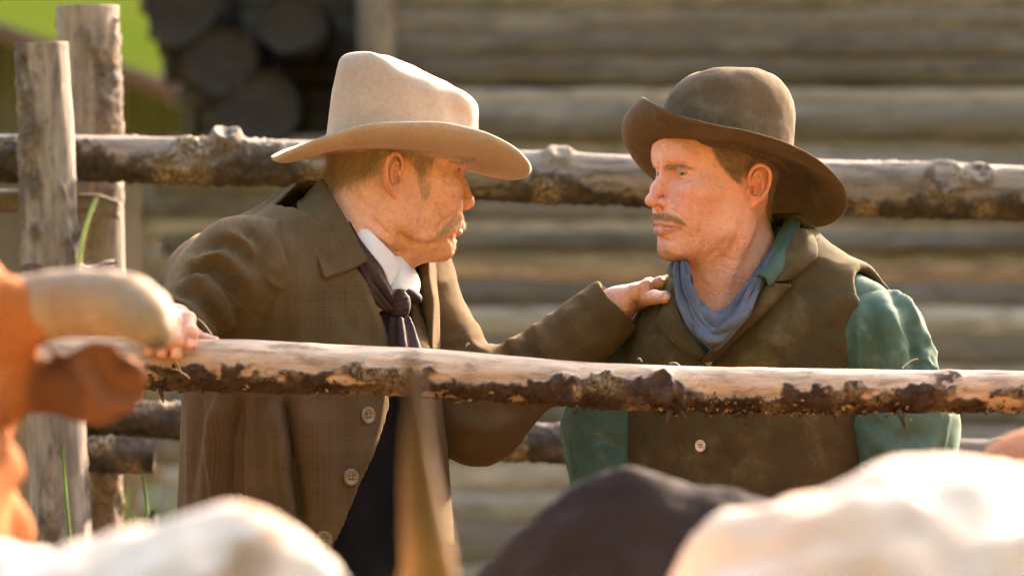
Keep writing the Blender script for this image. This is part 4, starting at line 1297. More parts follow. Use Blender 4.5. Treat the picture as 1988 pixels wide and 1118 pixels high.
# ground
def ground():
    n = 60
    m = NT('trampled_earth')
    c = m.coord()
    n1 = m.noise(c, 0.8, 6, 0.6); n2 = m.noise(c, 14, 6, 0.7)
    col = m.mix(m.ramp(n1, [(0.35, 0.0), (0.65, 1.0)]), (0.20, 0.15, 0.095), (0.13, 0.10, 0.055))
    col = m.mix(m.ramp(n2, [(0.5, 0.0), (0.7, 1.0)]), col, (0.11, 0.12, 0.045))
    m.p(Base_Color=col, Roughness=0.95, Normal=m.bump(n2, 0.8, 0.05))
    xs = np.concatenate([np.linspace(-400, -12, 12), np.linspace(-10, 10, 36), np.linspace(12, 400, 12)])
    X, Y = np.meshgrid(xs, xs, indexing='ij')
    P = np.stack([X.ravel(), Y.ravel(), 0 * X.ravel()], 1)
    P[:, 2] = 0.03 * fbm(P, 0.9, 3, 4) - 0.02
    obj('ground', mesh('ground', P, grid_faces(len(xs), len(xs)), m.m), kind='structure')
    # green hillside; the unseen ring round the camera is added to block low skylight
    h = NT('meadow')
    c = h.coord()
    n1 = h.noise(c, 0.12, 6, 0.65); n2 = h.noise(c, 1.1, 6, 0.7)
    col = h.mix(h.ramp(n1, [(0.35, 0.0), (0.65, 1.0)]), (0.044, 0.064, 0.0060), (0.062, 0.078, 0.0080))
    col = h.mix(h.ramp(n2, [(0.5, 0.0), (0.72, 1.0)]), col, (0.075, 0.078, 0.0110))
    h.p(Base_Color=col, Roughness=1.0, Specular_IOR_Level=0.0)
    na, nr = 120, 26
    A = np.linspace(0, 2 * np.pi, na, endpoint=False)           # from +Y towards +X
    el = np.radians(15 + 21 * (0.5 - 0.5 * np.cos(A)) ** 1.2)     # unseen slope behind the camera, raised to cut the fill light
    P = []
    for a_, e_ in zip(A, el):
        for r in 19 + 130 * np.linspace(0, 1, nr) ** 1.6:
            P.append((math.sin(a_) * r, math.cos(a_) * r, max(0.0, (r - 20)) * math.tan(e_) * 0.98 * min(1.0, (r - 19) / 30 + 0.5) - 0.8))
    P = np.array(P)
    P[:, 2] += 0.9 * fbm(P, 0.06, 4, 9)
    obj('meadow_and_shade_ring', mesh('meadow_and_shade_ring', P, grid_faces(na, nr, True, False), h.m), kind='structure')
ground()

def box(a, b, bev=0.0):
    a = np.asarray(a, float); b = np.asarray(b, float)
    V = np.array([[x, y, z] for x in (a[0], b[0]) for y in (a[1], b[1]) for z in (a[2], b[2])])
    F = np.array([[0, 1, 3, 2], [4, 6, 7, 5], [0, 4, 5, 1], [2, 3, 7, 6], [0, 2, 6, 4], [1, 5, 7, 3]])
    return V, F
M['jamb'] = wood_mat('jamb', (0.33, 0.235, 0.150), (0.25, 0.165, 0.10), (0.1, 0.07, 0.04), (0.16, 0.11, 0.07), (0.3, 0.2, 0.1))
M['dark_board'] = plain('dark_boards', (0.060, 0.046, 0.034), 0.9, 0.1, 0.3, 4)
# log cabin wall behind (every log a piece of its own)
def cabin():
    y = 4.4
    x1 = 6.5
    root = thing('log_cabin', 'grey weathered log cabin with pale chinking far behind the rear rail', 'cabin', (2.0, y, 0))
    d = y + 7.9
    rng = np.random.RandomState(5)
    # centre row and half height in pixels at that distance, colour factor, chinking?
    rows = [(-620, 52, 1.0, 0), (-540, 30, 1.6, 1), (-460, 52, .8, 0), (-380, 30, 1.5, 1), (-300, 54, 1.0, 0), (-220, 30, 1.5, 1), (-140, 52, .8, 0), (-62, 30, 1.5, 1),
            (-12, 34, .95, 0), (42, 30, 1.05, 0), (86, 22, .80, 0), (130, 34, .66, 0), (190, 19, 1.5, 1), (240, 34, .95, 0), (292, 26, 1.30, 1), (345, 42, .95, 0), (402, 26, .75, 0), (440, 17, 1.5, 1), (470, 18, .66, 0), (500, 15, 1.5, 1),
            (532, 22, (1.5, 1.15, .85), 0), (574, 26, .66, 0), (624, 28, 1.7, 1), (676, 28, .95, 0), (735, 36, 1.2, 0), (800, 36, .75, 0), (862, 32, 1.2, 0), (924, 34, 1.65, 1), (985, 30, 1.3, 0), (1050, 40, .9, 0), (1120, 36, 1.5, 1)]
    yy = 1190
    while yy < 2200:
        rows.append((yy, 44, rng.uniform(.7, 1.2), 0)); rows.append((yy + 68, 30, 1.5, 1)); yy += 132
    xo0, xo1 = W(385, 0, y)[0], W(700, 0, y)[0]
    ends = {-62: 285, -12: 278, 42: 290, 86: 304, 130: 318, 190: 330, 240: 362, 292: 330, 345: 300}
    def one(i, xa, xb, z, r, tone, ch, yo=0.0):
        path = [np.array([xa, y + yo + rng.uniform(-.010, .010), z]), np.array([(xa + xb) / 2, y + yo + rng.uniform(-.012, .012), z + rng.uniform(-.008, .008)]), np.array([xb, y + yo, z + rng.uniform(-.008, .008)])]
        def bark(U, TH, g, s=i):
            n = fbm(g * [0.06, 1, 1], 11, 3, s); n2 = fbm(g * [0.25, 1, 1], 30, 3, s + 3)
            return np.clip((n + 0.6 * n2 + (0.10 if i % 2 else -0.10)).reshape(U.shape) * 2.2, 0, 1) * 0.8
        log_obj('chinking' if ch else 'log', root, M['cabin_log'], path, [r, r * rng.uniform(.9, 1.05), r * 1.0], nu=150 if xb - xa > 2 else 36, nv=28, seed=40 + i, rough=0.09, bark=bark, barkh=0.006, tex_scale=0.6, tone=tone, flat=0.5)
    for i, (py, hh, tone, ch) in enumerate(rows):
        z = W(0, py, y)[2]; r = hh * d / FPX * 1.08
        if z < r * 0.5: break
        ln = W(ends.get(py, 300 + rng.uniform(-35, 35)), 0, y)[0]
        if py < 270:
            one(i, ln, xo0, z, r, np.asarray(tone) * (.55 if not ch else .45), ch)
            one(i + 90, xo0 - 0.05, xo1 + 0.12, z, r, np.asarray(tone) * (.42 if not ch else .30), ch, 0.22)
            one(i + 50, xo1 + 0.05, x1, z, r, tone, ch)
        else:
            one(i, ln, x1, z, r, tone, ch)
    # ends of the cross logs at the cabin's corner, pointing towards the camera
    for k, (px, py, rp) in enumerate(((352, 10, 74), (430, 118, 66), (500, 205, 70), (560, 40, 60))):
        c = W(px, py, y - 0.35); r = rp * (y + 7.55) / FPX
        log_obj('log', root, M['cabin_log'], [c, c + [0.0, 0.32, 0.0], c + [0.02, 0.62, 0.0]], [r, r * 1.03, r], nu=30, nv=30, seed=140 + k, rough=0.08, tone=(.15, .135, .12))
    zt = W(0, -640, y)[2]; zb = W(0, 262, y)[2]
    log_obj('door_jamb', root, M['jamb'], [np.array([W(732, 0, y)[0], y - 0.02, zb - 0.02]), np.array([W(728, 0, y)[0], y - 0.02, zt])], [0.040, 0.038], nu=80, nv=20, seed=77, rough=0.05)
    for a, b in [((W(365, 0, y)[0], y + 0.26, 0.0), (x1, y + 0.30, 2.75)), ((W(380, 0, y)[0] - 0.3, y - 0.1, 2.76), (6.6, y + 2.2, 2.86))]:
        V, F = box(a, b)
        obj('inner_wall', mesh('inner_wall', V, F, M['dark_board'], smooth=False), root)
    return root
cabin()

# low shed with a rust brown roof, beyond the posts
def shed():
    y = 8.0
    root = thing('shed', 'rust brown board shed with a sloping roof, blurred behind the two posts', 'shed', (W(60, 0, y)[0], y, 0))
    m = NT('rust_boards')
    n = m.noise(m.mapping(m.coord(), (8, 8, 0.6)), 1.0, 5, 0.6)
    m.p(Base_Color=m.mix(m.ramp(n, [(0.35, 0.0), (0.65, 1.0)]), (0.115, 0.058, 0.036), (0.175, 0.092, 0.058)), Roughness=0.9)
    xs = np.linspace(-260, 395, 26)
    for k in range(25):
        a, b = W(xs[k], 0, y)[0], W(xs[k + 1], 0, y)[0] - 0.006
        tops = [W(0, 62 + (p + 60) * 0.335, y)[2] for p in (xs[k], xs[k + 1])]
        V, F = box((a, y, 0), (b, y + 0.03 + 0.008 * (k % 2), 1.0))
        V[V[:, 2] > 0.5, 2] = 0
        V[[1, 3], 2] = tops[0]; V[[5, 7], 2] = tops[1]
        obj('board', mesh('board', V, F, m.m, smooth=False), root)
    a = W(-300, 62 - 240 * 0.335, y); b = W(415, 62 + 475 * 0.335, y)
    t = np.array([0, 0, 0.05])
    V = np.array([a + [0, -0.25, 0], b + [0, -0.25, 0], b + [0, 2.0, 0.02], a + [0, 2.0, 0.02]])
    V = np.concatenate([V + [0, 0, 0.004], V + t])
    F = np.array([[3, 2, 1, 0], [4, 5, 6, 7], [0, 1, 5, 4], [1, 2, 6, 5], [2, 3, 7, 6], [3, 0, 4, 7]])
    obj('roof', mesh('roof', V, F, m.m, smooth=False), root)
shed()

# rear fence: two posts, top rail, lower rails
def rear_fence():
    root = thing('rear_fence', 'weathered pole fence running behind the two men', 'fence', (W(100, 0, 0.95)[0], 0.95, 0))
    y = 0.95
    pts = [(-900, 285), (-300, 300), (0, 305), (150, 306), (400, 312), (620, 318), (900, 338), (1250, 350), (1620, 362), (2000, 372), (2600, 384)]
    path = [W(a, b, y) for a, b in pts]
    rad = [46, 46, 45, 43, 44, 44, 46, 49, 52, 52, 52]
    rad = [r * (y + 7.9) / FPX for r in rad]
    x0 = path[0][0]
    def bark(U, TH, g):
        n = fbm(g * [0.35, 1, 1], 26, 3, 2).reshape(U.shape); n2 = fbm(g * [0.2, 1, 1], 9, 2, 12).reshape(U.shape)
        up = np.cos(TH)
        n3 = fbm(g, 70, 3, 22).reshape(U.shape)
        return np.clip(((0.30 - up) * 0.8 + 0.75 * n2 + 0.75 * n + 0.45 * n3) * 3, 0, 1)
    L0 = lambda px: W(px, 0, y)[0] - x0
    kn = [(L0(362), 1.35, 0.024, 0.012), (L0(440), 0.35, 0.022, 0.020), (L0(690), 1.2, 0.02, 0.006), (L0(960), 1.0, 0.02, 0.008), (L0(1085), 0.4, 0.02, 0.010), (L0(1830), 1.1, 0.03, 0.008), (L0(1900), 0.9, 0.02, 0.007)]
    rail = log_obj('rail', root, M['grey_rail'], path, rad, nu=760, nv=56, seed=3, rough=0.05, bark=bark, barkh=0.0035, knots=kn)
    rail['label'] = 'upper pole of the rear fence with knots and flaking bark'
    # stub of a cut branch
    # posts
    def pbark(sd):
        def f(U, TH, g):
            n = fbm(g * [0.3, 1, 1], 16, 4, sd).reshape(U.shape)
            n2 = fbm(g * [0.5, 1, 1], 60, 3, sd + 4).reshape(U.shape)
            return np.clip((n + 0.4 * n2 - 0.12) * 4, 0, 1) * 0.95
        return f
    d1 = 0.84; d2 = 1.07
    for nm, xa, ya, xb, yb, ra, rb, dep, sd in (('post', 81, 84, 112, 1000, 54, 55, d1, 11), ('post', 169, 12, 178, 1000, 59, 57, d2, 15)):
        a = W(xa, ya, dep); b = W(xb, yb, dep)
        dirv = (b - a) / (a[2] - b[2])
        bot = a + dirv * (a[2] + 0.3)
        s = (dep + 7.9) / FPX
        o = log_obj(nm, root, M['post'], [a, (a + bot) / 2 + [0.006, 0, 0], bot], [ra * s, (ra + rb) / 2 * s, rb * s * 1.03], nu=320, nv=60, seed=sd, rough=0.07, bark=pbark(sd), barkh=0.004,
                    knots=((0.30, 1.0, 0.02, 0.004), (0.21, 2.6, 0.02, 0.008)))
        o['label'] = 'shorter post in front of the upper pole' if dep == d1 else 'taller post behind the upper pole'
    # lower rails and stubs
    def nb(U, TH, g):
        return np.clip(fbm(g * [0.2, 1, 1], 14, 3, 5).reshape(U.shape) * 3 + 0.9, 0, 1)
    yl = 1.0
    log_obj('rail', root, M['grey_rail'], [W(170, 812, yl), W(500, 825, yl), W(1000, 858, yl), W(1700, 880, yl), W(2300, 900, yl)], [34 * (yl + 7.9) / FPX] * 5, nu=420, nv=40, seed=21, rough=0.05, bark=nb, knots=((0.62, 1.3, 0.015, 0.006), (0.78, 1.3, 0.014, 0.006)))
    log_obj('rail', root, M['post'], [W(-500, 392, 1.0), W(-200, 392, 1.0), W(60, 390, 1.0)], [24 * 8.9 / FPX] * 3, nu=120, nv=32, seed=23, rough=0.06)
    log_obj('rail', root, M['grey_rail'], [W(120, 880, 0.96), W(220, 880, 0.95), W(300, 884, 0.95)], [26 * 8.85 / FPX, 30 * 8.85 / FPX, 24 * 8.85 / FPX], nu=90, nv=40, seed=25, rough=0.12, bark=nb)
    # log end on the taller post below the pole
    log_obj('branch_stub', root, M['post'], [W(150, 400, 0.98), W(190, 402, 0.98), W(232, 410, 0.97)], [22 * 8.88 / FPX, 26 * 8.88 / FPX, 20 * 8.88 / FPX], nu=40, nv=32, seed=27, rough=0.12)
    # tie wire round both posts, rope
    for k, (pa, pb) in enumerate((((40, 518), (226, 522)), ((42, 527), (224, 512)))):
        a = W(*pa, 0.78); b = W(*pb, 0.90)
        t = np.linspace(0, 1, 40)[:, None]
        P = a + (b - a) * t + np.stack([0 * t[:, 0], -0.012 * np.sin(np.pi * t[:, 0]), 0.004 * np.sin(t[:, 0] * 14 + k)], 1)
        V, F = tube(P, 0.0028, 8)
        obj('tie_wire', mesh('tie_wire', V, quads_to_list(F), M['wire']), root)
    P = csp(None, [W(188, 385, 0.90), W(172, 425, 0.84), W(160, 470, 0.80), W(152, 520, 0.775)], 60)
    tt = np.linspace(0, 60, 60)
    strands = []
    for k in range(3):
        off = np.stack([0.0022 * np.cos(tt + k * 2.09), 0.0022 * np.sin(tt + k * 2.09), 0 * tt], 1)
        strands.append(tube(P + off, 0.0024, 7))
    V, F = join_parts(strands)
    obj('rope', mesh('rope', V, quads_to_list(F), M['rope']), root, label='thin yellow green rope hanging between the posts')
M['wire'] = plain('rusty_wire', (0.11, 0.055, 0.035), 0.6, 0.5)
M['rope'] = plain('green_rope', (0.36, 0.36, 0.10), 0.9, 0.1, 0.3, 300)
rear_fence()

# front fence: the peeled rail between the camera and the men
def front_fence():
    y = -0.36
    root = thing('front_fence', 'peeled pole rail with dark bark along its underside, in front of the two men', 'fence', (0, y, 0))
    xs = [-1100, -300, 100, 380, 500, 800, 1000, 1200, 1500, 1988, 2400, 3000]
    top = [640, 648, 650, 655, 658, 674, 690, 704, 713, 719, 724, 730]
    bot = [742, 748, 750, 757, 760, 768, 780, 793, 800, 801, 806, 812]
    s = (y + 7.9) / FPX
    path = [W(a, (t + b) / 2, y) for a, t, b in zip(xs, top, bot)]
    rad = [(b - t) / 2 * s * 0.96 for t, b in zip(top, bot)]
    x0 = path[0][0]
    L = lambda px: W(px, 0, y)[0] - x0
    def bark(U, TH, g):
        a = np.mod(TH, 2 * np.pi)                              # 0 up, pi/2 camera, pi down
        px = (U + x0) / s + 994
        lim = np.interp(px, [200, 330, 620, 700, 820, 1040, 1085, 1290, 1330, 1500, 1545, 1700, 1740, 1880, 1990, 2200], [1.62, 1.60, 1.56, 1.36, 1.56, 1.50, 1.12, 1.05, 1.62, 1.66, 1.42, 1.56, 1.35, 1.2, 1.25, 1.5])
        n = fbm(g * [0.5, 1, 1], 24, 3, 2).reshape(U.shape); n2 = vnoise(g * [1, 0.4, 0.4], 60, 8).reshape(U.shape)
        n4 = fbm(g * [0.8, 1, 1], 90, 3, 29).reshape(U.shape)
        m = np.clip((a - lim + 0.34 * n + 0.14 * n2 + 0.20 * n4) * 8, 0, 1) * np.clip((5.3 - a) * 4, 0, 1)
        holes = np.clip((fbm(g * [0.6, 1, 1], 34, 3, 19).reshape(U.shape) - 0.62) * 5, 0, 1)
        return m * (1 - holes)
    kn = [(L(1100), 1.75, 0.017, 0.009), (L(1282), 1.50, 0.018, 0.011), (L(1310), 2.1, 0.014, 0.006), (L(705), 1.7, 0.012, 0.004), (L(1840), 1.0, 0.02, 0.004)]
    rail = log_obj('rail', root, M['rail'], path, rad, nu=1500, nv=96, seed=6, rough=0.022, bark=bark, barkh=0.0024, knots=kn)
    # bark flakes and lichen tufts on the lower edge, loose straw
    rng = np.random.RandomState(3)
    pc = csp(None, path, 600); rc = np.interp(np.linspace(0, 1, 600), np.linspace(0, 1, len(rad)), rad)
    def at(px):
        i = np.argmin(np.abs(pc[:, 0] - (px - 994) * s)); return pc[i], rc[i]
    parts = []; fl = []
    def flake(c, size, n, col):
        a = rng.normal(size=3); a -= n * (a @ n); a /= np.linalg.norm(a); b = np.cross(n, a)
        k = 5
        P = []
        for i in range(k):
            for j in range(3):
                u = (i / (k - 1) - 0.5) * size * rng.uniform(0.8, 1.2); v = (j - 1) * size * 0.3 * rng.uniform(0.6, 1.3)
                P.append(c + a * u + b * v + n * (abs(u) * 0.7 * rng.uniform(0, 1.2) + 0.0008))
        P = np.array(P)
        F = grid_faces(k, 3)
        Vv = np.concatenate([P, P - n * 0.0009]); Ff = np.concatenate([F, F[:, ::-1] + 3 * k])
        col.append((Vv, Ff))
    clusters = [(880, 30, 25), (1010, 40, 20), (1130, 30, 30), (1300, 26, 70), (1315, 14, 50), (1400, 50, 90), (1445, 45, 80), (1560, 40, 30), (1650, 60, 30), (1745, 18, 40), (1900, 80, 25), (640, 60, 15), (420, 90, 25), (300, 50, 25)]
    for cx, sp, n in clusters:
        for _ in range(n):
            px = rng.normal(cx, sp * 0.6)
            c, r = at(px)
            ang = rng.normal(2.45, 0.28)
            nrm = np.array([rng.normal(0, 0.2), -math.sin(ang), math.cos(ang)]); nrm /= np.linalg.norm(nrm)
            flake(c + nrm * (r + 0.003 + rng.exponential(0.002)), rng.uniform(0.003, 0.007), nrm, fl if rng.rand() < 0.22 else parts)
    V, F = join_parts(parts); o = obj('bark_flakes', mesh('bark_flakes', V, F, M['bark_flake']), root, kind='stuff')
    V, F = join_parts(fl); o = obj('lichen', mesh('lichen', V, F, M['lichen']), root, kind='stuff')
    # hanging strips of bark
    for (px, py0, px1, py1, w) in ((1300, 796, 1292, 826, 0.010), (1322, 800, 1335, 818, 0.008), (1618, 800, 1632, 850, 0.0035), (1745, 798, 1757, 830, 0.009), (312, 756, 318, 782, 0.008), (700, 712, 703, 742, 0.004)):
        a = W(px, py0, y - 0.028); b = W(px1, py1, y - 0.036)
        t = np.linspace(0, 1, 8)[:, None]
        P = a + (b - a) * t + np.array([0, -0.004, 0]) * np.sin(t * 3)
        V, F = tube(P, np.linspace(w, w * 0.3, 8) * 0.5, 7)
        obj('bark_strip', mesh('bark_strip', V, quads_to_list(F), M['bark_flake']), root)
    st = [((1752, 714), (1782, 697)), ((340, 698), (352, 724)), ((352, 724), (368, 736)), ((334, 716), (362, 730)), ((1300, 705), (1322, 712)), ((1238, 697), (1246, 702)), ((1338, 742), (1348, 722)), ((1352, 744), (1360, 722)), ((905, 672), (912, 669)), ((384, 618), (412, 652))]
    for a, b in st:
        pa = W(*a, y - 0.036); pb = W(*b, y - 0.040)
        t = np.linspace(0, 1, 7)[:, None]
        V, F = tube(pa + (pb - pa) * t + np.array([0, 0, 0.003]) * np.sin(t * 3), 0.0006, 6)
        obj('straw', mesh('straw', V, quads_to_list(F), M['straw']), root)
    # posts that carry the rail, beyond both edges of the picture
    for x in (-1.45, 1.55):
        i = np.argmin(np.abs(pc[:, 0] - x))
        log_obj('post', root, M['post'], [np.array([x, y + 0.10, pc[i, 2] + 0.18]), np.array([x, y + 0.10, -0.3])], [0.052, 0.056], nu=80, nv=28, seed=31, rough=0.05)
M['bark_flake'] = plain('bark_flake', (0.060, 0.034, 0.019), 0.9, 0.1, 0.5, 90)
M['lichen'] = plain('lichen', (0.33, 0.25, 0.12), 0.9, 0.1, 0.4, 120)
M['straw'] = plain('straw', (0.62, 0.50, 0.30), 0.7, 0.2, 0.15)
front_fence()

# tall weeds behind the rear fence on the left
def weeds():
    rng = np.random.RandomState(8)
    parts = []
    for _ in range(420):
        yy = rng.uniform(1.5, 2.6)
        x = W(rng.uniform(200, 360), 0, yy)[0]; h = rng.uniform(0.55, 1.12)
        P = csp(None, [np.array([x, yy, 0]), np.array([x + rng.normal(0, .03), yy, h * 0.5]), np.array([x + rng.normal(0, .10), yy + rng.normal(0, .05), h])], 7)
        parts.append(tube(P, np.linspace(0.005, 0.0012, 7), 4, False))
    V, F = join_parts(parts)
    obj('tall_grass', mesh('tall_grass', V, F, M['grass']), None, 'tall green weeds growing behind the rear fence at left', 'grass', kind='stuff')
    for i, (px, py, px1, py1, yy) in enumerate(((126, 960, 120, 862, 0.55), (282, 965, 276, 915, 0.6))):
        a = W(px, py, yy); b = W(px1, py1, yy)
        a = a + (a - b) / (b[2] - a[2]) * a[2]
        P = csp(None, [a, (a + b) / 2 + [0.01, 0, 0], b], 14)
        V, F = tube(P, np.linspace(0.006, 0.002, 14), 6)
        obj('grass_blade', mesh('grass_blade', V, quads_to_list(F), M['grass']), None, ('broad green grass blade standing before the shorter rear post', 'thin green grass stalk right of the rear posts')[i], 'grass')
M['grass'] = plain('grass_green', (0.14, 0.24, 0.03), 0.7, 0.2, 0.35, 8)
weeds()
# ---------------------------------------------------------------- cattle
def hide_mat(name, base, base2, patch=None, thr=0.55, pscale=2.2):
    m = NT(name)
    c = m.coord()
    n1 = m.noise(c, 4, 4, 0.6); n2 = m.noise(m.mapping(c, (90, 90, 40)), 1.0, 4, 0.7); n3 = m.noise(c, pscale, 4, 0.55)
    col = m.mix(m.ramp(n1, [(0.35, 0.0), (0.68, 1.0)]), base, base2)
    if patch:
        col = m.mix(m.ramp(n3, [(thr, 0.0), (thr + 0.05, 1.0)]), col, patch)
    col = m.mix(m.attr('tint'), col, m.n('ShaderNodeRGB').outputs[0] if False else (0.36, 0.14, 0.05))
    col = m.mix(m.attr('dark'), col, (0.035, 0.018, 0.010))  # painted shade around the longhorn's ear
    m.p(Base_Color=col, Roughness=0.85, Specular_IOR_Level=0.06, Sheen_Weight=0.0, Sheen_Roughness=0.4, Normal=m.bump(n2, 0.5, 0.006))
    return m.m
def horn_mat(pale=False):
    m = NT('pale_horn' if pale else 'horn')
    t = m.attr('t')
    n = m.noise(m.coord(), 18, 5, 0.6)
    col = m.ramp(t, [(0.0, (0.17, 0.09, 0.035)), (0.25, (0.24, 0.125, 0.035)), (0.45, (0.22, 0.110, 0.024)), (0.62, (0.125, 0.060, 0.012)), (0.8, (0.060, 0.030, 0.008)), (1.0, (0.024, 0.015, 0.008))])
    if pale:
        col = m.ramp(t, [(0.0, (0.17, 0.085, 0.035)), (0.2, (0.24, 0.155, 0.085)), (0.65, (0.23, 0.155, 0.080)), (0.85, (0.13, 0.095, 0.040)), (1.0, (0.05, 0.04, 0.018))])
    col = m.mix(m.ramp(n, [(0.42, 0.0), (0.72, 1.0)]), col, (0.20, 0.115, 0.045) if pale else (0.09, 0.045, 0.015))
    m.p(Base_Color=col, Roughness=0.6, Specular_IOR_Level=0.12)
    return m.m
M['horn'] = horn_mat()
M['pale_horn'] = horn_mat(True)
M['hoof'] = plain('hoof', (0.03, 0.024, 0.02), 0.5)
M['cow_eye'] = plain('cow_eye', (0.010, 0.006, 0.004), 0.1, 0.6)
class Cow:
    def __init__(s, loc, yaw, scale=1.0, ear=1.0, poll=(0.98, 0.0, 1.02), muzzle=(1.22, 0.0, 0.72), lat=None):
        s.es = ear; s.earc = (0.085, 0.205, -0.055); s.earw = None; s.fr = Frame((loc[0], loc[1], 0.0), yaw); s.k = scale
        s.poll = np.array(poll, float); s.muz = np.array(muzzle, float)
        ax = s.muz - s.poll; ax /= np.linalg.norm(ax)
        l = np.array([0, 1.0, 0]) if lat is None else np.array(lat, float)
        l = l - ax * (l @ ax); l /= np.linalg.norm(l)
        s.ax, s.lat = ax, l
        s.nor = np.cross(ax, l)                    # out of the forehead
        if s.nor[2] < 0 and abs(s.nor[2]) > 0.3: s.nor = -s.nor
    def f(s, P):
        P = P / s.k
        A = P.copy(); A[:, 1] = np.abs(A[:, 1])
        d = ell(A, (0.02, 0, 0.83), (0.66, 0.285, 0.345))
        d = smin(d, ell(A, (0.46, 0, 0.86), (0.32, 0.235, 0.36)), 0.12)
        d = smin(d, ell(A, (-0.50, 0, 0.96), (0.27, 0.235, 0.27)), 0.12)
        d = smin(d, cap(A, (-0.66, 0, 1.16), (0.50, 0, 1.20), 0.05, 0.06), 0.10)
        d = smin(d, ell(A, (0.50, 0, 1.16), (0.16, 0.07, 0.11)), 0.10)
        d = smin(d, sph(A, (-0.42, 0.185, 1.155), 0.045), 0.08)                 # hip bone
        d = smin(d, sph(A, (-0.72, 0.085, 1.10), 0.045), 0.07)
        d = smin(d, cap(A, (0.40, 0.20, 1.00), (0.52, 0.17, 0.70), 0.07, 0.09), 0.10)
        # legs
        d = smin(d, chain(A, [(0.46, 0.15, 0.66), (0.47, 0.16, 0.40), (0.46, 0.16, 0.10)], [0.095, 0.050, 0.038]), 0.06)
        d = smin(d, chain(A, [(0.46, 0.16, 0.10), (0.50, 0.16, 0.02)], [0.045, 0.05]), 0.03)
        d = smin(d, chain(A, [(-0.50, 0.16, 0.78), (-0.46, 0.17, 0.56), (-0.64, 0.17, 0.42), (-0.60, 0.17, 0.10)], [0.15, 0.085, 0.048, 0.036]), 0.06)
        d = smin(d, chain(A, [(-0.60, 0.17, 0.10), (-0.55, 0.17, 0.02)], [0.045, 0.05]), 0.03)
        # tail
        d = smin(d, chain(P, [(-0.70, 0, 1.16), (-0.80, 0, 1.05), (-0.82, 0.01, 0.70), (-0.82, 0.02, 0.42)], [0.035, 0.028, 0.018, 0.040]), 0.03)
        # neck and head
        pb = s.poll - s.ax * 0.02 - s.nor * 0.05
        d = smin(d, chain(P, [(0.44, 0, 0.95), (0.44, 0, 0.95) + (pb - np.array([0.44, 0, 0.95])) * 0.6, pb], [0.235, 0.155, 0.115]), 0.10)
        L = np.linalg.norm(s.muz - s.poll)
        R = np.stack([s.ax, s.lat, s.nor], 1)
        q = ((P - s.poll.astype(F32)) @ R.astype(F32))
        qa = q.copy(); qa[:, 1] = np.abs(qa[:, 1])
        h = chain(qa, [(0.0, 0, -0.055), (0.15, 0, -0.055), (L * 0.75, 0, -0.06), (L, 0, -0.06)], [0.085, 0.088, 0.062, 0.060], 0.05)
        h = smin(h, cap(qa, (0.12, 0.055, -0.10), (L * 0.7, 0.03, -0.10), 0.055, 0.045), 0.05)
        h = smin(h, ell(qa, (L, 0, -0.06), (0.045, 0.072, 0.055)), 0.04)
        h = smin(h, sph(qa, (0.15, 0.078, -0.02), 0.026), 0.03)
        h = smin(h, ell(qa, (0.0, 0.06, -0.04), (0.04, 0.05, 0.045)), 0.04)
        h = smax(h, -sph(qa, (L + 0.035, 0.032, -0.035), 0.012), 0.01)
        d = smin(d, h, 0.07)
        # ears
        es = s.es
        if es == 1.0:
            Re = rot_xyz(12, 0, -14)
            e = ell(qa, (0.045, 0.165, -0.060), (0.040, 0.095, 0.016), Re)
            e = smax(e, -ell(qa, (0.045, 0.180, -0.042), (0.028, 0.080, 0.016), Re), 0.008)
        else:
            e = np.full(len(P), 1.0, F32)
        d = smin(d, e, 0.02)
        if s.earw is not None:
            d = smin(d, s.earw(s.fr.w(P * s.k).astype(F32)) / s.k, 0.02)
        return d * s.k
    def w(s, p):
        return s.fr.w(np.asarray(p, float) * s.k)
    def hd(s, p):
        """head-space point (along face, side, out of forehead) -> world"""
        return s.w(s.poll + s.ax * p[0] + s.lat * p[1] + s.nor * p[2])
    def build(s, name, label, mat, res=0.014, horns=None, tint=None, group='cattle in the corral', hm='horn'):
        k = s.k
        root = thing(name, label, 'cow', tuple(s.fr.w((0, 0, 0))), group)
        lo = np.array([-0.95, -0.42, -0.02]) * k; hi = np.array([0.8, 0.42, 1.36]) * k
        for p in (s.poll, s.muz):
            lo = np.minimum(lo, p * k - 0.30 * k); hi = np.maximum(hi, p * k + 0.30 * k)
        lo[2] = max(lo[2], -0.04)
        V, Q = surf(s.f, lo, hi, res, proj=1)
        V = relax(V, Q, 1, 0.4)
        N = vnormals(V, Q)
        V = V + N * (0.020 * fbm(V, 6, 3, 3) + 0.005 * fbm(V, 26, 3, 5))[:, None]
        Wv = s.fr.w(V)
        at = {'tint': np.zeros(len(V)), 'dark': np.zeros(len(V))}
        if tint is not None:
            at.update(tint(s, V / k, Wv))
        obj('body', mesh(name + '_body', Wv, Q, mat, attrs=at), root)
        for sd in (1, -1):
            c = s.hd((0.15, sd * (0.088 if s.es == 1.0 else 0.068), -0.018 if s.es == 1.0 else 0.004))
            V2, F2 = ball(c, 0.020 * k, 12, 8)
            if s.es == 1.0 or sd == -1:
                obj('eye', mesh('eye', V2, F2, M['cow_eye']), root)
            pts, rad = (horns[0 if sd == 1 else 1] if horns else (None, None))
            if pts is None:
                pts = [s.hd((0.0, sd * 0.06, -0.03)), s.hd((-0.01, sd * 0.18, -0.01)), s.hd((0.0, sd * 0.32, 0.04)), s.hd((-0.06, sd * 0.44, 0.10)), s.hd((-0.16, sd * 0.50, 0.14))]
                rad = [0.036, 0.032, 0.027, 0.018, 0.004]
            P = csp(None, pts, 44); r = np.interp(np.linspace(0, 1, 44), np.linspace(0, 1, len(rad)), rad)
            r = r * (1 + 0.02 * np.sin(np.linspace(0, 60, 44)))
            V2, F2 = tube(P, r, 24)
            t = np.append(np.repeat(np.linspace(0, 1, 44), 24), [0, 1])
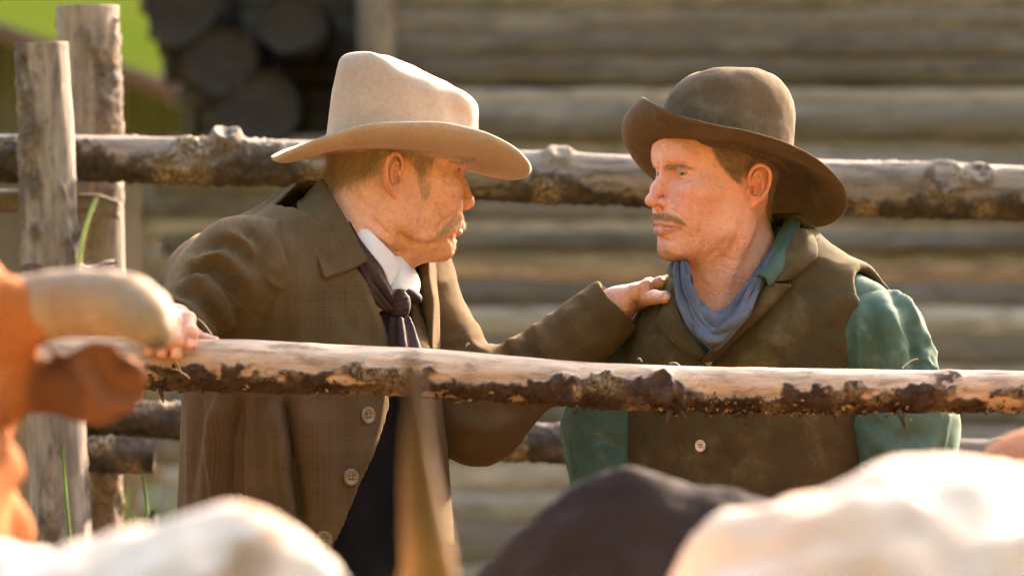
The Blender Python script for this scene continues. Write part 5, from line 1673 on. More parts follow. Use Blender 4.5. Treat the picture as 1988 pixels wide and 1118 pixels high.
            obj('horn', mesh('horn', V2, quads_to_list(F2), M[hm], attrs={'t': t}), root)
        return root
def ball(c, r, nu=16, nv=10):
    th = np.linspace(0, 2 * np.pi, nu, endpoint=False); ph = np.linspace(0.02, np.pi - 0.02, nv)
    P = np.array([[math.sin(p) * math.cos(t), math.sin(p) * math.sin(t), math.cos(p)] for p in ph for t in th]) * r + c
    return P, grid_faces(nv, nu, False, True)

def cattle():
    cream = hide_mat('cream_hide', (0.48, 0.33, 0.21), (0.70, 0.58, 0.44), (0.34, 0.19, 0.10), 0.60, 5.0)
    cream2 = hide_mat('cream_hide_two', (0.50, 0.35, 0.22), (0.70, 0.56, 0.42), (0.40, 0.24, 0.13), 0.62, 4.0)
    dark = hide_mat('dark_brown_hide', (0.017, 0.0105, 0.0075), (0.032, 0.020, 0.0135))
    red = hide_mat('red_brown_hide', (0.34, 0.135, 0.060), (0.40, 0.175, 0.085))
    sorrel = hide_mat('sorrel_hide', (0.235, 0.075, 0.018), (0.31, 0.110, 0.030))
    # brown longhorn at the left edge: head turned to the camera
    yh = -1.90
    hp = W(-165, 650, yh)
    fr_yaw = -35.0
    c0 = Cow((0, 0), fr_yaw, 1.03, 1.2, poll=(0.98, 0.0, 1.405), muzzle=(1.12, -0.10, 0.98), lat=(0.42, 0.90, 0))
    off = hp - c0.hd((0.0, 0.0, -0.03))
    c0 = Cow((off[0], off[1]), fr_yaw, 1.03, 1.2, poll=(0.98, 0.0, (hp[2]) / 1.03 + 0.02), muzzle=(1.12, -0.10, (hp[2]) / 1.03 - 0.42), lat=(0.42, 0.90, 0))
    hl = ([c0.hd((0.0, 0.05, -0.03)), W(40, 606, yh), W(130, 590, yh - 0.01), W(206, 590, yh - 0.05), W(258, 600, yh - 0.08), W(290, 624, yh - 0.12), W(301, 652, yh - 0.14), W(300, 672, yh - 0.15)], [0.038, 0.0375, 0.037, 0.0365, 0.034, 0.028, 0.020, 0.008])
    def tint(s, V, Wv):  # shade under the horn and in the ear hollows, painted into the hide
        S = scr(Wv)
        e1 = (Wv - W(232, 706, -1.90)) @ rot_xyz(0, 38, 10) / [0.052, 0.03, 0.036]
        ear_shade = np.clip((1.10 - np.sqrt((e1 ** 2).sum(1))) * 4, 0, 0.85)
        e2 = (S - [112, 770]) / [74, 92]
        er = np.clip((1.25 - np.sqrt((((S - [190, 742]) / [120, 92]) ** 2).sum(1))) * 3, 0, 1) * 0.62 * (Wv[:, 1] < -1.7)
        ear_shade = np.maximum(ear_shade, er)
        return {'dark': np.maximum(ear_shade, 0.8 * np.clip((1.2 - np.sqrt((e2 ** 2).sum(1))) * 2, 0, 1) * (Wv[:, 1] < -1.7))}
    ye = -1.88
    Re = rot_xyz(0, -10, 10)
    def earw(Pw):
        e = ell(Pw, W(188, 742, ye), (0.066, 0.022, 0.047), Re)
        e = smax(e, -ell(Pw, W(228, 712, ye - 0.020), (0.050, 0.022, 0.034), rot_xyz(0, 38, 10)), 0.008)
        e = smin(e, cap(Pw, W(0, 765, ye + 0.03), W(130, 755, ye), 0.046, 0.028), 0.02)
        e = smin(e, cap(Pw, W(-100, 760, ye + 0.05), W(-25, 1040, ye + 0.05), 0.060, 0.056), 0.03)
        return smin(e, cap(Pw, W(-80, 630, yh), W(44, 602, yh), 0.056, 0.043), 0.02)
    c0.earw = earw
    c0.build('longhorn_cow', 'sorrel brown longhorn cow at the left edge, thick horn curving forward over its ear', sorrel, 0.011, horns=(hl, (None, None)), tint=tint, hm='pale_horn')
    # big ear hanging under the horn
    # cream cow, lower left, horn rising in the middle of the picture
    c1 = Cow((-0.68, -2.62), -30, 0.986, poll=(0.84, 0.08, 1.04), muzzle=(1.06, 0.06, 0.74))
    yh = -2.85
    up = ([c1.hd((0.0, 0.05, -0.03)), c1.hd((0.0, 0.2, 0.0)), c1.hd((0.04, 0.36, -0.02)), c1.hd((0.06, 0.46, -0.10))], [0.036, 0.03, 0.02, 0.004])
    base = c1.hd((0.0, -0.05, -0.03))
    hn = ([base, base + [0.02, -0.10, 0.02], W(852, 1230, yh), W(832, 1090, yh), W(812, 910, yh - 0.01), W(805, 780, yh - 0.03), W(800, 676, yh - 0.06)], [0.042, 0.037, 0.030, 0.0235, 0.0150, 0.0080, 0.002])
    c1.build('longhorn_cow', 'cream coloured cow at lower left whose upright horn crosses the coat', cream, 0.013, horns=(up, hn))
    # dark brown cow, head down, in the middle
    c2 = Cow((W(1215, 0, -1.72)[0] + 0.5, -1.70), 176, 0.982, poll=(1.04, 0.0, 1.02), muzzle=(1.20, 0.0, 0.64))
    c2.build('longhorn_cow', 'dark brown cow with lowered head below the man in the vest', dark, 0.013)
    # large cream cow, lower right
    c3 = Cow((W(1235, 0, -2.5)[0] + 0.80, -2.40), 8, 1.034, poll=(1.0, 0.0, 1.15), muzzle=(1.25, 0.0, 0.85))
    def tint3(s, V, Wv):
        S = scr(Wv)
        return {'tint': np.clip(0.55 - np.abs(V[:, 0] + 0.66) * 3.5, 0, 1) * 0.35}
    c3.build('longhorn_cow', 'large pale cream cow at lower right, its hip bones showing', cream2, 0.013, tint=tint3)
    # red brown cow, right edge
    c4 = Cow((W(1815, 0, -1.35)[0] + 0.82, -1.30), 4, 1.072, poll=(1.0, 0.0, 1.15), muzzle=(1.25, 0.0, 0.85))
    c4.build('longhorn_cow', 'red brown cow at the right edge, only its rump showing', red, 0.014)
cattle()
# ---------------------------------------------------------------- assemble the two men
def strands(S, H, poly, n, dirf, length, rad, seed, lift=0.4, mirror=True, side=1, ear_clear=True, curl=0.15, segs=5, both=False, droop=0.0, jit=0.25):
    """hair rooted where the pixel polygon covers one side of the head; returns V,F,tone (mirrored to the hidden side)"""
    rng = np.random.RandomState(seed)
    loc = H.loc(S.V.astype(F32))
    m = in_poly(S.S, poly)
    if not both:
        m &= (loc[:, 1] * side > -0.004)
    if ear_clear:
        A = loc.copy(); A[:, 1] = np.abs(A[:, 1])
        m &= ear_sdf(A, H.h.get('ear', {})) > 0.0025
    idx = np.where(m)[0]
    if len(idx) == 0:
        return None
    pick = rng.choice(idx, n)
    root = S.V[pick] + rng.normal(0, 0.0006, (n, 3))
    N = S.N[pick]
    L = length * rng.uniform(0.6, 1.15, n)
    D = dirf(S.S[pick], N, rng)                       # world direction (tangential wish)
    D = D - N * (D * N).sum(1)[:, None] * 0.9
    D = D / (np.linalg.norm(D, axis=1)[:, None] + 1e-9)
    D += rng.normal(0, jit, D.shape); D -= N * np.minimum((D * N).sum(1), 0)[:, None]
    D /= np.linalg.norm(D, axis=1)[:, None]
    t = np.linspace(0, 1, segs)
    C = rng.normal(0, curl, (n, 3))
    P = root[:, None] + (L[:, None] * t)[:, :, None] * D[:, None] + N[:, None] * (lift * L[:, None] * (t * (1 - 0.45 * t)))[:, :, None]
    P += C[:, None] * (L[:, None] * t ** 2)[:, :, None] + np.array([0, 0, -1.0]) * (droop * L[:, None] * t ** 2)[:, :, None]
    if mirror:
        Q = H.loc(P.reshape(-1, 3).astype(F32)).astype(float); Q[:, 1] *= -1
        P = np.concatenate([P, H.wld(Q).reshape(P.shape)]); 
    T = P[:, -1] - P[:, 0]; T /= np.linalg.norm(T, axis=1)[:, None] + 1e-9
    a = np.cross(T, rng.normal(size=T.shape)); a /= np.linalg.norm(a, axis=1)[:, None] + 1e-9
    b = np.cross(T, a)
    r = rad * np.interp(t, [0, 0.5, 1], [1, 0.9, 0.15])
    V = np.stack([P + r[None, :, None] * (math.cos(k * 2.094) * a + math.sin(k * 2.094) * b)[:, None] for k in range(3)], 2)   # n, segs, 3, 3
    ns = len(P)
    F = grid_faces(segs, 3, False, True)
    Fa = (F[None] + (np.arange(ns) * segs * 3)[:, None, None]).reshape(-1, 4)
    tone = np.repeat(rng.rand(ns), segs * 3)
    return V.reshape(-1, 3), Fa, tone
def hair_obj(name, parts, mat, parent, label=None):
    parts = [p for p in parts if p is not None]
    V, F = join_parts([(p[0], p[1]) for p in parts])
    return obj(name, mesh(name, V, F, mat, attrs={'tone': np.concatenate([p[2] for p in parts])}), parent, label=label)
def eye_obj(H, side, gaze, mat, parent, r=0.0121):
    ec = np.array(H.h.get('eye', (0.0735, 0.0320, 0.0235))) * [1, side * H.h.get('wide', 1.0), 1]
    c = H.wld(ec)
    V, F = ball(c, r * H.k, 48, 32)
    g = np.asarray(gaze, float); g /= np.linalg.norm(g)
    u = (V - c) / (r * H.k)
    ang = np.degrees(np.arccos(np.clip(u @ g, -1, 1)))
    V = V + g * (np.clip(1 - ang / 32, 0, 1) * 0.0009)[:, None]
    return obj('eye', mesh('eye', V, F, mat, attrs={'iris': np.clip(ang / 52.0, 0, 1)}), parent)
def face_masks(S, H):
    L = H.loc(S.V.astype(F32)).astype(float); h = H.h
    A = L.copy(); A[:, 1] = np.abs(A[:, 1])
    mz, mf = h['mouth'], h['mouth_f']
    up = [(mf, 0, mz + 0.0042), (mf - 0.001, 0.006, mz + 0.0050), (mf - 0.0065, 0.015, mz + 0.003), (mf - 0.0190, 0.0290, mz)]
    lo = [(mf - 0.002, 0, mz - 0.0055), (mf - 0.003, 0.007, mz - 0.0053), (mf - 0.008, 0.015, mz - 0.0035), (mf - 0.0190, 0.0275, mz - 0.001)]
    d = np.minimum(pl_dist(A, np.array(up))[0], pl_dist(A, np.array(lo))[0] - 0.0008)
    lip = np.clip((0.0074 - d) / 0.0022, 0, 1)
    def g(c, r): return np.exp(-(((A - np.array(c)) / np.array(r)) ** 2).sum(1))
    nt = np.array(h['ntip'])
    red = 0.55 * g(nt + [-0.004, 0, 0], (0.016, 0.016, 0.014)) + 0.40 * g((0.066, 0.044, -0.018), (0.03, 0.025, 0.022)) + 0.45 * g((-0.012, 0.078, 0.004), (0.025, 0.02, 0.03)) + 0.2 * g((0.08, 0.0, -0.088), (0.02, 0.02, 0.015))
    return lip, np.clip(red, 0, 1), L
def smooth_attr(Q, a, it=3):
    for _ in range(it):
        f = a[Q].mean(1); n = np.bincount(Q.ravel(), minlength=len(a)); a = np.bincount(Q.ravel(), np.repeat(f, 4), len(a)) / np.maximum(n, 1)
    return a
def hand_surf(fingers, palm, extra, res=0.0019):
    def f(P):
        d = None
        for a, b, ra, rb in palm:
            e = cap(P, a, b, ra, rb)
            d = e if d is None else smin(d, e, 0.016)
        for pts, rs in fingers:
            e = chain(P, pts, rs, 0.004)
            d = smin(d, e, 0.0045)
            for j in range(1, len(pts) - 1):                      # knuckles
                d = smin(d, sph(P, pts[j], rs[j] * 1.02), 0.004)
        for pts, rs in extra:
            d = smin(d, chain(P, pts, rs, 0.006), 0.006)
        return d
    allp = np.concatenate([np.array(p) for p, _ in fingers] + [np.array([a, b]) for a, b, _, _ in palm] + [np.array(p) for p, _ in extra])
    V, Q = surf(f, allp.min(0) - 0.035, allp.max(0) + 0.035, res)
    return Skin(V, Q)
def nails(S, tips):
    m = np.zeros(len(S.V))
    for (px, py, w, h, ang) in tips:
        d = S.S - [px, py]
        c, s = math.cos(math.radians(ang)), math.sin(math.radians(ang))
        u = (d[:, 0] * c + d[:, 1] * s) / w; v = (-d[:, 0] * s + d[:, 1] * c) / h
        r = (np.abs(u) ** 3 + np.abs(v) ** 3) ** (1 / 3.0)
        vis = S.view > 0.15
        near = (np.abs(d) < 40).all(1)
        k = vis & near
        S.V[k] += S.N[k] * (-0.0009 * np.exp(-((r[k] - 1.0) / 0.16) ** 2))[:, None]
        m[k] = np.maximum(m[k], np.clip((1.0 - r[k]) * 6, 0, 1))
    return m
def body_obj(root, skin, pieces):
    """pieces: [(V, Q, attrs)] joined into one body mesh"""
    V, F = join_parts([(p[0], p[1]) for p in pieces])
    at = {}
    for k in ('red', 'lip', 'stubble', 'nail'):
        at[k] = np.concatenate([p[2].get(k, np.zeros(len(p[0]))) for p in pieces])
    return obj('body', mesh('body', V, F, skin, attrs=at), root)
def core_body(fr, arms, hip_z=0.95, cx=0.0, neck=None):
    def f(P):
        q = fr.l(P).astype(F32)
        d = ell(q, (0.0, 0, 1.28), (0.085, 0.14, 0.24))
        d = smin(d, ell(q, (0.0, 0, 0.98), (0.085, 0.135, 0.13)), 0.08)
        A = q.copy(); A[:, 1] = np.abs(A[:, 1])
        d = smin(d, chain(A, [(0.0, 0.085, 0.95), (0.015, 0.10, 0.50), (-0.01, 0.11, 0.09)], [0.075, 0.050, 0.036]), 0.05)
        d = smin(d, cap(A, (-0.01, 0.11, 0.07), (0.13, 0.13, 0.045), 0.035, 0.03), 0.02)
        for arm in arms:
            d = smin(d, chain(P, arm[1:], [0.042, 0.034, 0.026] if len(arm) == 4 else [0.04] * (len(arm) - 1)), 0.03)
        d = smin(d, cap(P, neck[0], neck[1], 0.05, 0.048), 0.05)
        return d
    P = np.concatenate([np.array(a) for a in arms] + [fr.w(np.array([[0.2, 0.2, 0.0], [-0.2, -0.2, 0.0]])), fr.w(np.array([[0.2, -0.2, 1.6], [-0.2, 0.2, 0.0]]))])
    lo = P.min(0) - 0.05; hi = P.max(0) + 0.05
    V, Q = surf(f, lo, hi, 0.011, proj=1)
    return V, Q, {}
def legs(root, fr, mat, boot):
    def tr(P):
        q = fr.l(P).astype(F32); A = q.copy(); A[:, 1] = np.abs(A[:, 1])
        d = ell(q, (0.0, 0, 0.97), (0.115, 0.165, 0.14))
        d = smin(d, chain(A, [(0.0, 0.088, 0.93), (0.015, 0.105, 0.50), (-0.01, 0.115, 0.16)], [0.098, 0.075, 0.068]), 0.05)
        d = smax(d, 0.14 - q[:, 2], 0.01)
        return smax(d, q[:, 2] - 1.06, 0.02)
    c = fr.w((0, 0, 0))
    V, Q = surf(tr, c + [-0.32, -0.32, 0.1], c + [0.32, 0.32, 1.12], 0.011)
    V = wrinkle(V, vnormals(V, Q), 10, 0.006, 4)
    obj('trousers', mesh('trousers', V, Q, mat), root)
    for sd in (1, -1):
        def bt(P):
            q = fr.l(P).astype(F32)
            d = cap(q, (-0.012, sd * 0.115, 0.24), (-0.012, sd * 0.115, 0.08), 0.058, 0.046)
            d = smin(d, cap(q, (0.0, sd * 0.115, 0.05), (0.15, sd * 0.135, 0.042), 0.046, 0.036), 0.03)
            d = smin(d, rbox(q, (-0.035, sd * 0.115, 0.02), (0.035, 0.035, 0.022), 0.006), 0.01)
            return smax(d, -q[:, 2], 0.004)
        V, Q = surf(bt, c + [-0.32, -0.32, -0.02], c + [0.32, 0.32, 0.32], 0.009)
        obj('boot', mesh('boot', V, Q, boot), root)
def hat_obj(root, hf, mat, label):
    b, c, fr = hf()
    N = vnormals(c[0], c[1])
    V = c[0] + N * (0.0011 * fbm(c[0], 26, 3, 2))[:, None]
    h = obj('hat', mesh('hat', V, c[1], mat), root, label=label)
    N = vnormals(b[0], b[1])
    obj('brim', mesh('brim', b[0] + np.array([0, 0, 1.0]) * (0.0016 * fbm(b[0], 14, 2, 6))[:, None], b[1], mat), h)

def build_left():
    root = thing('person', 'person in a tan felt hat and brown plaid coat, reaching out to the other man', 'person', tuple(FL.w((0, 0, 0))))
    S = HL.build(0.0017)
    for pts, a, w in [
        ([(887, 411), (876, 421), (861, 430), (852, 446)], -0.00435, 0.0035), ([(893, 404), (880, 414), (868, 420)], 0.0010, 0.004),
        ([(846, 394), (850, 410), (860, 430)], -0.00232, 0.0018), ([(853, 392), (858, 408), (866, 424)], 0.0011, 0.0016), ([(840, 398), (844, 412), (852, 432)], 0.0009, 0.0018),
        ([(856, 468), (829, 476), (792, 467), (770, 452)], -0.00464, 0.0050), ([(850, 455), (825, 464), (800, 458)], 0.0030, 0.0080),
        ([(842, 446), (848, 460), (846, 478)], -0.00217, 0.0028), ([(868, 468), (858, 480), (862, 496)], -0.00203, 0.003),
        ([(870, 462), (878, 466)], -0.00261, 0.003), ([(720, 418), (738, 440), (760, 458)], -0.00261, 0.0030), ([(712, 432), (735, 458), (765, 478)], 0.0022, 0.006),
        ([(735, 472), (765, 490), (800, 492)], -0.00217, 0.005), ([(793, 350), (797, 366), (797, 380)], -0.00145, 0.0014), ([(800, 352), (803, 368), (802, 384)], -0.00116, 0.0013),
        ([(872, 330), (862, 336), (852, 340)], -0.00116, 0.0013), ([(874, 336), (864, 346), (856, 352)], -0.00116, 0.0013), ([(874, 326), (864, 324), (856, 322)], -0.00116, 0.0013),
        ([(882, 300), (876, 312), (872, 322)], -0.00116, 0.0014), ([(840, 300), (838, 316), (842, 330)], -0.00087, 0.002),
        ([(872, 356), (880, 362), (890, 360)], 0.0022, 0.0050), ([(868, 366), (876, 374), (886, 376)], 0.0020, 0.0065), ([(866, 352), (876, 357), (888, 354)], -0.00203, 0.0022),
        ([(690, 360), (700, 385), (720, 405)], -0.00145, 0.003), ([(675, 380), (690, 405), (712, 425)], -0.00130, 0.003), ([(820, 405), (816, 430), (822, 452)], -0.00116, 0.004), ([(780, 410), (785, 440), (800, 460)], 0.0012, 0.008)]:
        S.stroke(pts, a, w)
    S.N = vnormals(S.V, S.Q)
    rg = 1 - np.abs(vnoise(S.V @ rot_xyz(0, 35, 15) * [1, 1, 0.35], 210, 6) + 0.5 * vnoise(S.V, 330, 8)) * 1.6
    S.V = S.V + S.N * (0.00045 * fbm(S.V, 130, 3, 1) + 0.0007 * fbm(S.V, 45, 2, 2) - 0.00055 * np.clip(rg, 0, 1) ** 2)[:, None]
    S.N = vnormals(S.V, S.Q); S.refresh()
    lip, red, L = face_masks(S, HL)
    scalp = np.clip((L[:, 2] - 0.055) * 60, 0, 1) * (L[:, 0] < 0.07)
    nape = 0.4 * np.clip((-0.035 - L[:, 0]) * 40, 0, 1) * np.clip((L[:, 2] + 0.01) * 40, 0, 1) * 0.55
    rl = ([ (371, 617, -0.0), ], None)
    y = -0.36
    F = [([W(352, 612, -0.290), W(365, 620, -0.380), W(371, 646, -0.4035), W(371, 668, -0.4055)], [0.0098, 0.0098, 0.0092, 0.0086]),
         ([W(336, 612, -0.286), W(344, 628, -0.386), W(344, 662, -0.4085), W(343, 687, -0.4045)], [0.0098, 0.0098, 0.0093, 0.0086]),
         ([W(320, 616, -0.282), W(321, 634, -0.386), W(316, 664, -0.4070), W(314, 684, -0.4035)], [0.0098, 0.0095, 0.0090, 0.0082]),
         ([W(304, 622, -0.278), W(300, 642, -0.376), W(292, 666, -0.4035), W(289, 681, -0.4030)], [0.0094, 0.0086, 0.0080, 0.0072])]
    palm = [(W(348, 622, -0.205), f[0][0], 0.0165, 0.0115) for f in F]
    thumb = [([W(362, 636, -0.225), W(380, 656, -0.270), W(398, 662, -0.306), W(416, 664, -0.324)], [0.0130, 0.0112, 0.0096, 0.0082])]
    HA = hand_surf(F, palm, thumb)
    na = nails(HA, [(370, 666, 9, 9, 0), (343, 684, 10, 10, 0), (313, 681, 9, 8, 0), (289, 678, 7, 7, 0)])
    for (x, yy) in ((370, 640), (345, 655), (317, 655)):
        HA.stroke([(x - 10, yy), (x, yy - 2), (x + 10, yy)], -0.0006, 0.0012)
    # hand on the other man's shoulder
    tp = np.concatenate([drape(vest_solid, x_, y_, o_) for x_, y_, o_ in ((1247, 582, 0.011), (1270, 577, 0.014), (1291, 577, 0.019))])
    wri = W(1194, 590, 0.085)
    FB = [([W(1230, 569, 0.066), W(1256, 557, 0.068), W(1280, 550, 0.076), W(1304, 541, 0.088)], [0.0108, 0.0090, 0.0082, 0.0074]),
          ([W(1234, 566, 0.090), W(1260, 554, 0.112), W(1282, 552, 0.140), W(1298, 558, 0.160)], [0.0112, 0.0100, 0.0090, 0.0080]),
          ([W(1230, 570, 0.112), W(1254, 560, 0.150), W(1270, 566, 0.180), W(1280, 574, 0.196)], [0.0105, 0.0096, 0.0088, 0.0078]),
          ([W(1224, 578, 0.130), W(1240, 572, 0.164), W(1250, 580, 0.186), W(1258, 588, 0.198)], [0.0098, 0.0088, 0.0078, 0.0070])]
    palmB = [(wri, f[0][0], 0.0165, 0.0120) for f in FB]
    thB = [([W(1206, 594, 0.070), W(1226, 588, tp[0][1] + 0.012), tp[0], tp[1], tp[2]], [0.0165, 0.0138, 0.0108, 0.0094, 0.0086])]
    HB = hand_surf(FB, palmB, thB)
    for pts, a, w in [([(1222, 590), (1232, 600), (1240, 612)], -0.0011, 0.0014), ([(1228, 586), (1238, 596), (1246, 606)], -0.0010, 0.0014), ([(1214, 596), (1224, 608), (1234, 618)], -0.0010, 0.0016),
                      ([(1264, 564), (1267, 574), (1266, 584)], -0.0007, 0.0012), ([(1259, 564), (1262, 574), (1261, 584)], -0.0006, 0.0012)]:
        HB.stroke(pts, a, w)
    nb = nails(HB, [(1294, 576, 7, 7, -10)])
    core = core_body(FL, [ARM_R, ARM_L], neck=(FL.w((0.02, 0, 1.42)), HL.wld((-0.06, 0, -0.13))))
    ears = [(*ear_mesh(HL, sd), {}) for sd in (1, -1)]
    ears = [(v, q, dict(red=np.full(len(v), 0.35))) for v, q, _ in ears]
    body_obj(root, M['skin_l'], ears + [(S.V, S.Q, dict(red=red, lip=lip * 0.8, stubble=np.clip(scalp + nape, 0, 0.85))), (HA.V, HA.Q, dict(nail=na, red=np.full(len(HA.V), 0.15))), (HB.V, HB.Q, dict(nail=nb)), core])
    dn = lambda dx, dz: (lambda sp, N, rng: np.tile([dx, -0.1, dz], (len(sp), 1)))
    hair = [strands(S, HL, [(590, 240), (770, 240), (752, 284), (742, 300), (735, 318), (716, 330), (690, 342), (650, 352), (600, 352)], 1500, dn(-0.35, -1.0), 0.028, 0.00026, 1, lift=0.14, side=-1, jit=0.24, droop=0.1, curl=0.25),
            strands(S, HL, [(590, 290), (660, 290), (670, 340), (640, 356), (600, 356)], 260, dn(-0.3, -1.0), 0.020, 0.00026, 2, lift=0.3, side=-1, jit=0.15, curl=0.25),
            strands(S, HL, [(752, 262), (850, 262), (845, 300), (830, 330), (812, 326), (800, 300), (760, 296)], 500, dn(-0.2, -1.0), 0.020, 0.00024, 3, lift=0.15, side=-1, jit=0.25)]
    hair_obj('hair', hair, M['hair_l'], root, 'thin greying fair hair under the hat')
    hair_obj('sideburn', [strands(S, HL, [(808, 326), (828, 328), (836, 356), (830, 386), (820, 384), (812, 356)], 150, dn(0.12, -1.0), 0.007, 0.00022, 4, lift=0.15, side=-1, jit=0.35, mirror=False)], M['side_l'], root)
    out = lambda sp, N, rng: np.stack([-(900 - sp[:, 0]) * 0.02 + 0.15, np.full(len(sp), -0.3), np.full(len(sp), -1.0)], 1)
    hair_obj('moustache', [strands(S, HL, [(883, 412), (896, 414), (908, 422), (908, 434), (892, 440), (878, 442), (866, 454), (856, 464), (850, 460), (858, 442), (870, 426)], 380, out, 0.0095, 0.00026, 5, lift=0.2, side=-1, ear_clear=False, jit=0.2, curl=0.22),
                           strands(S, HL, [(876, 462), (884, 462), (884, 478), (872, 478)], 60, dn(0.2, -1.0), 0.006, 0.00022, 6, lift=0.3, side=-1, ear_clear=False)], M['stache_l'], root, 'drooping grey blond moustache')
    hair_obj('eyebrow', [strands(S, HL, [(868, 306), (900, 300), (904, 316), (890, 322), (870, 318)], 160, dn(0.6, -0.1), 0.011, 0.00028, 7, lift=0.4, side=-1, ear_clear=False, mirror=False)], M['stache_l'], root)
    for sd in (1, -1):
        eye_obj(HL, sd, W(1290, 345, 0.0) - HL.wld((0.0735, 0, 0.0235)), M['iris'], root)
    hat_obj(root, hat_left, M['tan_felt'], 'tall tan felt hat with a creased sloping crown')
    build_left_clothes(root, M)
    legs(root, FL, M['trouser'], M['boot'])

def build_right():
    root = thing('person', 'person in a dark brown hat, suede vest and green shirt, listening', 'person', tuple(FR.w((0, 0, 0))))
    S = HR.build(0.0017)
    for pts, a, w in [
        ([(1280, 314), (1279, 324), (1281, 334)], -0.0022, 0.0020), ([(1288, 316), (1287, 326)], 0.0012, 0.0026), ([(1272, 318), (1273, 328)], 0.0010, 0.0026),
        ([(1284, 330), (1300, 326), (1322, 327), (1344, 333)], 0.0036, 0.0044), ([(1306, 337), (1326, 336), (1348, 341)], 0.0014, 0.0022), ([(1304, 332), (1326, 333), (1350, 338)], 0.0016, 0.0026), ([(1258, 328), (1268, 325), (1276, 328)], 0.0016, 0.0035),
        ([(1300, 295), (1316, 293), (1330, 294)], -0.0005, 0.0015), ([(1284, 286), (1306, 283), (1326, 285)], -0.0005, 0.002),
        ([(1308, 348), (1324, 352), (1342, 347)], -0.0010, 0.0018), ([(1310, 354), (1326, 358), (1344, 353)], 0.0008, 0.0024),
        ([(1350, 338), (1358, 336)], -0.0006, 0.0012), ([(1350, 342), (1359, 345)], -0.0006, 0.0012),
        ([(1304, 406), (1320, 418), (1334, 436)], -0.0016, 0.0045), ([(1349, 420), (1354, 445), (1350, 472)], -0.0013, 0.0022), ([(1358, 425), (1364, 450), (1358, 478)], 0.0010, 0.0045),
        ([(1340, 405), (1352, 425), (1350, 450)], 0.0012, 0.006),
        ([(1318, 442), (1324, 447), (1324, 454)], -0.0014, 0.0024), ([(1286, 463), (1300, 467), (1312, 464)], -0.0022, 0.0032), ([(1300, 478), (1312, 486), (1324, 484)], -0.0006, 0.003),
        ([(1432, 362), (1434, 378), (1430, 394)], -0.0009, 0.0014), ([(1427, 362), (1429, 378), (1426, 392)], -0.0006, 0.0012),
        ([(1470, 425), (1440, 490), (1408, 560)], 0.0032, 0.008), ([(1450, 425), (1420, 480), (1394, 540)], -0.0018, 0.006),
        ([(1385, 492), (1372, 520), (1378, 555)], 0.0020, 0.006), ([(1400, 498), (1420, 505), (1445, 500)], -0.0010, 0.0022), ([(1395, 515), (1418, 524), (1445, 520)], -0.0008, 0.0020), ([(1412, 462), (1392, 485), (1372, 500)], -0.0012, 0.003),
        ([(1360, 380), (1385, 378), (1410, 370)], 0.0016, 0.008), ([(1370, 415), (1400, 430), (1420, 420)], -0.0018, 0.010), ([(1420, 400), (1425, 430), (1400, 462)], 0.0014, 0.006)]:
        S.stroke(pts, a, w)
    S.N = vnormals(S.V, S.Q)
    S.V = S.V + S.N * (0.00025 * fbm(S.V, 130, 3, 11) + 0.0006 * fbm(S.V, 42, 2, 12))[:, None]
    S.N = vnormals(S.V, S.Q); S.refresh()
    lip, red, L = face_masks(S, HR)
    hp = [(1362, 240), (1370, 272), (1384, 296), (1400, 322), (1416, 342), (1430, 352), (1440, 340), (1452, 322), (1474, 318), (1488, 340), (1492, 380), (1486, 412), (1505, 436), (1580, 436), (1600, 240)]
    scalp = (in_poly(S.S, hp) & (L[:, 1] > -0.03)) | (in_poly(scr(HR.wld(L * [1, -1, 1])), hp) & (L[:, 1] < 0.03))
    A = L.copy(); A[:, 1] = np.abs(A[:, 1])
    scalp &= ear_sdf(A.astype(F32), HR.h['ear']) > 0.002
    core = core_body(FR, [RARM_L[:4], RARM_R[:4]], neck=(FR.w((0.01, 0, 1.40)), HR.wld((-0.035, 0, -0.16))))
    # hands hang beside the thighs
    pcs = [(S.V, S.Q, dict(red=red, lip=lip, stubble=np.clip(smooth_attr(S.Q, scalp.astype(float), 4), 0, 1) * 0.6 + 0.16 * np.clip((-0.045 - L[:, 2]) * 40, 0, 1) * np.clip((L[:, 0] - 0.0) * 30, 0, 1) * np.clip((L[:, 2] + 0.112) * 60, 0, 1)))]
    for arm, sd in ((RARM_L, 1), (RARM_R, -1)):
        w = np.array(arm[-1]); dn = np.array([0, 0, -1.0]); fw = FR.w((1, 0, 0)) - FR.w((0, 0, 0)); lt = (FR.w((0, 1, 0)) - FR.w((0, 0, 0))) * sd
        fs = []
        for k, (o, ln) in enumerate(((0.030, 0.075), (0.010, 0.084), (-0.010, 0.078), (-0.028, 0.060))):
            b = w + dn * 0.095 + fw * o
            fs.append(([b, b + dn * ln * 0.45 - lt * 0.010, b + dn * ln * 0.78 - lt * 0.024, b + dn * ln - lt * 0.038], [0.0100, 0.0092, 0.0084, 0.0076]))
        pm = [(w, f[0][0], 0.023, 0.012) for f in fs]
        HH = hand_surf(fs, pm, [([w + dn * 0.03 + fw * 0.02, w + dn * 0.07 + fw * 0.045 - lt * 0.01, w + dn * 0.11 + fw * 0.045 - lt * 0.02], [0.014, 0.011, 0.009])], 0.0035)
        pcs.append((HH.V, HH.Q, {}))
    ears = [ear_mesh(HR, sd) for sd in (1, -1)]
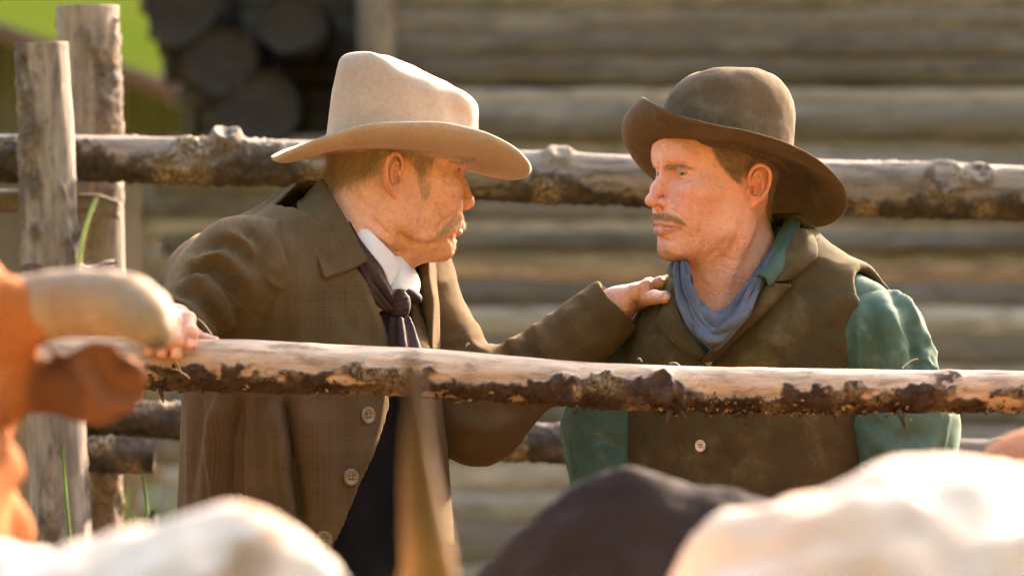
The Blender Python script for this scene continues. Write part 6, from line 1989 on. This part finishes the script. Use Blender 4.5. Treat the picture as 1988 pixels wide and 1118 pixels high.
    body_obj(root, M['skin_r'], pcs + [core] + [(v, q, dict(red=np.full(len(v), 0.4))) for v, q in ears])
    def comb(dx, dz):
        return lambda sp, N, rng: np.tile([dx, -0.05, dz], (len(sp), 1))
    hair = [strands(S, HR, hp, 4200, comb(0.75, -0.65), 0.013, 0.00024, 11, lift=0.2, jit=0.26),
            strands(S, HR, [(1362, 240), (1370, 272), (1384, 296), (1400, 322), (1416, 342), (1432, 352), (1450, 325), (1470, 300), (1480, 240)], 1100, comb(0.45, -0.85), 0.010, 0.00022, 12, lift=0.25, jit=0.25)]
    hair_obj('hair', hair, M['hair_r'], root, 'short brown hair cropped above the ear')
    out = lambda sp, N, rng: np.stack([(sp[:, 0] - 1282) * 0.022, np.full(len(sp), -0.3), np.full(len(sp), -0.75)], 1)
    hair_obj('moustache', [strands(S, HR, [(1273, 414), (1284, 412), (1296, 413), (1312, 419), (1326, 428), (1333, 438), (1322, 435), (1302, 428), (1286, 425), (1272, 426)], 420, out, 0.0055, 0.00023, 13, lift=0.26, ear_clear=False, jit=0.25)], M['stache_r'], root, 'short ginger moustache')
    br = lambda sp, N, rng: np.tile([0.9, -0.2, 0.12], (len(sp), 1))
    hair_obj('eyebrow', [strands(S, HR, [(1285, 331), (1286, 322), (1302, 318), (1324, 321), (1346, 330), (1330, 329), (1304, 329)], 240, br, 0.008, 0.00020, 14, lift=0.18, ear_clear=False, jit=0.2, mirror=False)], M['stache_r'], root)
    hair_obj('chin_stubble', [strands(S, HR, [(1286, 474), (1300, 486), (1330, 498), (1330, 506), (1290, 506)], 260, comb(0.2, -1.0), 0.0035, 0.00016, 15, lift=0.5, ear_clear=False)], M['stache_r'], root)
    for sd in (1, -1):
        eye_obj(HR, sd, W(880, 345, -0.45) - HR.wld((0.0735, 0, 0.0235)), M['iris'], root)
    hat_obj(root, hat_right, M['brown_felt'], 'dark brown felt hat with a wide curled brim')
    build_right_clothes(root, M)
    legs(root, FR, M['trouser'], M['boot'])
build_left()
build_right()
